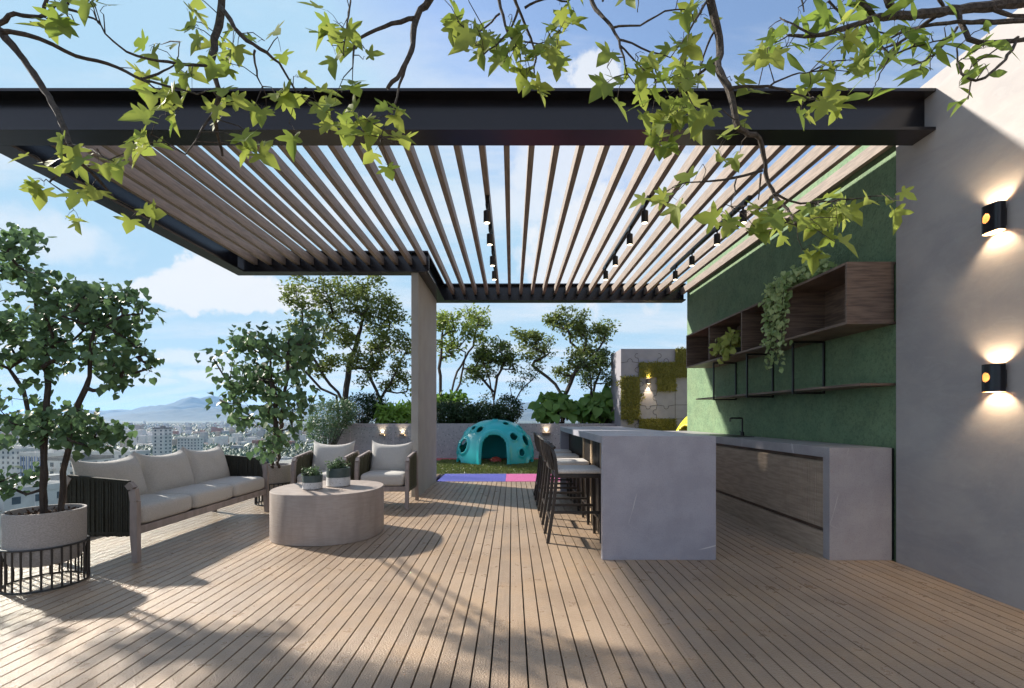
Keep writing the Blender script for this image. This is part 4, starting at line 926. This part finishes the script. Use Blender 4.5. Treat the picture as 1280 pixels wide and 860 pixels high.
# ---------------------------------------------------------------- city, hills
GZ = -70.
M['cityground'] = mat('city_ground', (.10,.105,.095), (.05,.075,.04), rough=.95, scale=.02, detail=6)
M['hill'] = mat('hill_slope', (.07,.085,.075), (.05,.065,.06), rough=1, scale=.004, detail=8)
M['bwhite'] = mat('white_render', (.62,.60,.57), (.52,.50,.48), rough=.9, scale=.3, coord='Object')
M['bgrey'] = mat('grey_render', (.36,.35,.34), (.28,.27,.27), rough=.9, scale=.3)
M['btan'] = mat('tan_render', (.42,.33,.26), (.34,.26,.2), rough=.9, scale=.3)
M['roofd'] = mat('roof_grey', (.22,.21,.21), (.15,.15,.15), rough=.9, scale=.3)
M['roofr'] = mat('roof_clay', (.30,.14,.09), (.22,.11,.08), rough=.9, scale=.3)
M['win'] = mat('window_glass', (.04,.06,.08), (.06,.09,.12), rough=.2, scale=.5)
M['bluep'] = mat('blue_panel', (.16,.24,.40), (.12,.18,.32), rough=.6, scale=.5)
M['l_city'] = leafmat('city_tree_leaf', (.018,.032,.014), (.05,.07,.028), .1)
mb = MB(); mb.add([(-30000,-6000,GZ),(30000,-6000,GZ),(30000,30000,GZ),(-30000,30000,GZ)], [(0,1,2,3)]); tag(mb.build('ground', 'cityground'), kind='structure')
# hills
def ridge(name, Yd, prof, dpt, seed, x0=-200, x1=900, n=260):
    rg = np.random.default_rng(seed); xs = np.linspace(x0, x1, n); px, py = zip(*prof); hh = np.interp(xs, px, py); ph = rg.uniform(0, 6, 8)
    hh = hh-sum(1.3/(k+1)*np.sin(xs*.045*(k+1)**1.3+ph[k]) for k in range(8))*.8
    rows = 26; V = []; Fc = []
    for j in range(rows):
        f = j/(rows-1)
        for i in range(n):
            Z_ = (520-hh[i])*1.18*Yd/F+CH; h = max(0, Z_-GZ); k = math.sin(math.pi/2*min(1, f*1.0))**1.3 if f <= 1 else 1
            nz = 1+.13*math.sin(xs[i]*.11+j*.9+ph[0])*(1-f)*f*4+.10*math.sin(xs[i]*.23-j*1.3+ph[1])*(1-f)*f*4
            yy = Yd-dpt*(1-f); V.append(((xs[i]-640)*Yd/F, yy, GZ-3+(h+3)*k*nz))
    for j in range(rows-1):
        for i in range(n-1): a = j*n+i; Fc.append((a, a+1, a+n+1, a+n))
    for i in range(n): V.append(((xs[i]-640)*Yd/F, Yd+dpt*.8, GZ-3))
    for i in range(n-1): a = (rows-1)*n+i; b_ = rows*n+i; Fc.append((a, a+1, b_+1, b_))
    o = npmesh(name, V, Fc, 'hill', smooth=True); return tag(o, kind='structure')
ridge('mountains', 11000, [(-200,524),(-60,520),(0,526),(60,524),(110,519),(140,516),(163,514),(178,519),(210,511),(245,506),(273,500),(292,507),(337,511),(420,508),(520,512),(600,510),(640,507),(665,505),(700,508),(800,512),(900,520)], 2500, 2)
ridge('hills', 8200, [(-200,524),(0,526),(100,525),(160,522),(200,518),(240,513),(275,511),(310,514),(360,517),(450,517),(560,520),(640,517),(700,516),(800,522),(900,524)], 1500, 5)

def bmesh_block(wm, rm, w_, d, h, floors, seed):
    rg = random.Random(seed); mb = MB(); mb.box(-w_/2, w_/2, -d/2, d/2, 0, h, 0); mb.box(-w_/2-.3, w_/2+.3, -d/2-.3, d/2+.3, h+.01, h+.7, 1); mb.box(-w_/6, w_/6, -d/6, d/6, h+.71, h+3, 0)
    n = max(2, int(w_/3.5))
    for f in range(floors):
        for i in range(n):
            x = -w_/2+(i+.5)*w_/n; z = (f+.35)*h/floors; mb.box(x-.8, x+.8, -d/2-.06, -d/2-.01, z, z+1.3, 2)
        for i in range(max(2, int(d/4))):
            y = -d/2+(i+.5)*d/max(2, int(d/4))
            for s in (-1, 1): mb.box(s*(w_/2+.035)-.025, s*(w_/2+.035)+.025, y-.8, y+.8, z, z+1.3, 2)
    return mb
protos = []
specs = [('bwhite','roofd',16,12,9,3),('bwhite','bwhite',22,14,14,4),('bgrey','roofd',30,18,8,2),('btan','roofr',14,12,6,2),('bwhite','bgrey',12,12,24,8),('bwhite','roofr',18,10,6,2),('bgrey','bwhite',26,20,11,3)]
for i, s in enumerate(specs):
    o = bmesh_block(s[0], s[1], *s[2:], i).build('city_building', [s[0], s[1], 'win']); protos.append(o)
rg = random.Random(21)
cl = {0:'low pale building among the far city blocks',1:'mid-rise white building among the far city blocks',2:'wide grey flat-roofed building in the far city',3:'small tan clay-roofed house in the far city',4:'slim white tower block in the far city',5:'low white house with clay roof in the far city',6:'broad grey block with pale roof in the far city'}
n_ = 0; spots = []
for i in range(9000):
    if n_ >= 290: break
    Yd = 150*(9**rg.random()); px = rg.choice([rg.uniform(-60, 545), rg.uniform(-60, 400)]); x = (px-640)*Yd/F
    if any((x-a)**2+(Yd-b)**2 < 30**2 for a, b in spots): continue
    if Yd < 260 and px < 140: continue
    spots.append((x, Yd)); k = rg.choices(range(7), [4,3,2,3,.6,4,2])[0]
    src = protos[k]
    if src.get('used'): o = src.copy(); COL.objects.link(o)
    else: o = src; src['used'] = 1
    o.location = (x, Yd, GZ); o.rotation_euler = (0,0,rg.choice((0, .1, -.12, 1.6))+rg.uniform(-.1,.1)); s = rg.uniform(.55, .85); o.scale = (s, s, rg.uniform(.5, .9))
    tag(o, cl[k], 'building', 'city buildings below the terrace'); n_ += 1
for p in protos:
    if 'used' not in p.keys(): bpy.data.objects.remove(p)
for o in COL.objects:
    if 'used' in o.keys(): del o['used']
# far city: countless
mb = MB(); rg = np.random.default_rng(4); n = 6500
Yd = 900*(4.6**rg.uniform(0, 1, n)); px = rg.uniform(-80, 760, n); V = []; Fq = []; MI = []
for i in range(n):
    x = (px[i]-640)*Yd[i]/F; w_ = rg.uniform(7, 22); d = rg.uniform(7, 18); h = rg.uniform(4, 9) if rg.random() < .93 else rg.uniform(14, 34); mb.box(x-w_/2, x+w_/2, Yd[i]-d/2, Yd[i]+d/2, GZ, GZ+h, int(rg.choice(4, p=[.55,.2,.15,.1])))
tag(mb.build('distant_city', ['bwhite','bgrey','btan','roofr']), 'endless pale rooftops of the city towards the mountains', 'city', kind='stuff')
n = 70000; Yd = 140*(32**rg.uniform(0, 1, n)); px = rg.uniform(-80, 760, n); x = (px-640)*Yd/F
clus = np.sin(x*.011+1)+np.sin(Yd*.009)+np.sin((x+Yd)*.0063+2); keep = clus > -1.; x = x[keep]; Yd = Yd[keep]; n = len(x)
ang = np.array([(1,0,0),(0,1,0),(-1,0,0),(0,-1,0),(0,0,1)], float); s = rg.uniform(3.5, 7.5, n); P0 = np.stack([x, Yd, np.full(n, GZ)+s*.8], 1)
tv = ang[None]*s[:, None, None]*rg.uniform(.7, 1.3, (n, 5, 1)); V = (P0[:, None]+tv).reshape(-1, 3); tf = np.array([(0,1,4),(1,2,4),(2,3,4),(3,0,4)]); Fc = (tf[None]+(np.arange(n)*5)[:, None, None]).reshape(-1, 3)
tag(npmesh('distant_trees', V, Fc, 'l_city'), 'dark green treetops scattered all through the city', 'trees', kind='stuff')

# nearest buildings below the balustrade
def near_building(lab, px, py_top, Yd, w_, d, wm, rm, floors, rz=0., fh=3.1, balc=False, stripes=False):
    top = P(px, py_top, Yd); h = top.z-GZ; t = thing('apartment_building', lab, 'building', (top.x, Yd, GZ), rz)
    mb = MB(); mb.box(-w_/2, w_/2, -d/2, d/2, 0, h); mb.build('wall', wm, t)
    mb = MB(); mb.box(-w_/2-.2, w_/2+.2, -d/2-.2, d/2+.2, h+.01, h+.4)
    for a, b_, c, e in ((-w_/2-.2, w_/2+.2, -d/2-.2, -d/2), (-w_/2-.2, w_/2+.2, d/2, d/2+.2), (-w_/2-.2, -w_/2, -d/2, d/2), (w_/2, w_/2+.2, -d/2, d/2)): mb.box(a, b_, c, e, h+.41, h+1.2)
    mb.box(-w_*.12, w_*.15, -d*.1, d*.2, h+.41, h+2.6); mb.build('roof', rm, t)
    n = max(2, int(w_/3.6)); m_ = max(2, int(d/3.6)); cnt = 0
    for f in range(floors):
        z = h-(f+1)*fh+.9
        for i in range(n):
            if cnt >= 90: break
            x = -w_/2+(i+.5)*w_/n; mb = MB(); mb.box(x-.75, x+.75, -d/2-.06, -d/2-.01, z, z+1.5); mb.build('window', 'win', t); cnt += 1
            if balc and i % 2 == 0: mb = MB(); mb.box(x-1.6, x+1.6, -d/2-1.3, -d/2-.01, z-.95, z-.75); mb.box(x-1.6, x+1.6, -d/2-1.3, -d/2-1.2, z-.74, z+.1); mb.build('balcony', wm, t)
        for i in range(m_):
            if cnt >= 90: break
            y = -d/2+(i+.5)*d/m_; mb = MB(); mb.box(w_/2+.01, w_/2+.06, y-.75, y+.75, z, z+1.5); mb.build('window', 'win', t); cnt += 1
    if stripes:
        mb = MB(); x = -w_/2+.5
        while x < w_/2-.6: mb.box(x, x+.5, -d/2-.10, -d/2-.065, h-floors*fh, h-.3); x += 1.3
        mb.build('blue_fin', 'bluep', t)
near_building('nearest white apartment block with balconies, seen past left planter', 22, 612, 105, 13, 12, 'bwhite', 'bwhite', 6, R(-14), balc=True)
near_building('white block with blue vertical fins behind the planter', 62, 606, 125, 14, 11, 'bwhite', 'bgrey', 6, R(-14), stripes=True)
near_building('pale blue-grey tower between the potted tree stems', 66, 568, 190, 15, 12, 'bwhite', 'bwhite', 8, R(-10), stripes=True)
near_building('pale tower just left of the sofa back', 100, 574, 175, 13, 12, 'bwhite', 'roofd', 8, R(-10), balc=True)
near_building('long white slab above the sofa near arm', 150, 566, 260, 24, 12, 'bwhite', 'bwhite', 5, R(-6))
near_building('slim white tower rising behind the sofa middle', 203, 536, 420, 10.5, 9, 'bwhite', 'roofd', 9, R(-5))
near_building('white office block right of the slim tower', 238, 548, 520, 22, 10, 'bwhite', 'bwhite', 4, R(-4))
near_building('wide pale block at the far left below horizon', 25, 562, 300, 20, 12, 'bwhite', 'bwhite', 4, R(-12))

# ---------------------------------------------------------------- haze
m = bpy.data.materials.new('haze_air'); m.use_nodes = True; t_ = m.node_tree; t_.nodes.remove(t_.nodes['Principled BSDF'])
pv = t_.nodes.new('ShaderNodeVolumePrincipled'); pv.inputs['Color'].default_value = (.36,.62,1,1); pv.inputs['Density'].default_value = 4.5e-5; pv.inputs['Anisotropy'].default_value = .2
t_.links.new(pv.outputs[0], t_.nodes['Material Output'].inputs['Volume']); M['haze'] = m
mb = MB(); mb.box(-32000, 32000, -7000, 31000, GZ-4, 420); tag(mb.build('haze', 'haze'), 'thin pale haze over the city and mountains', 'haze', kind='stuff')
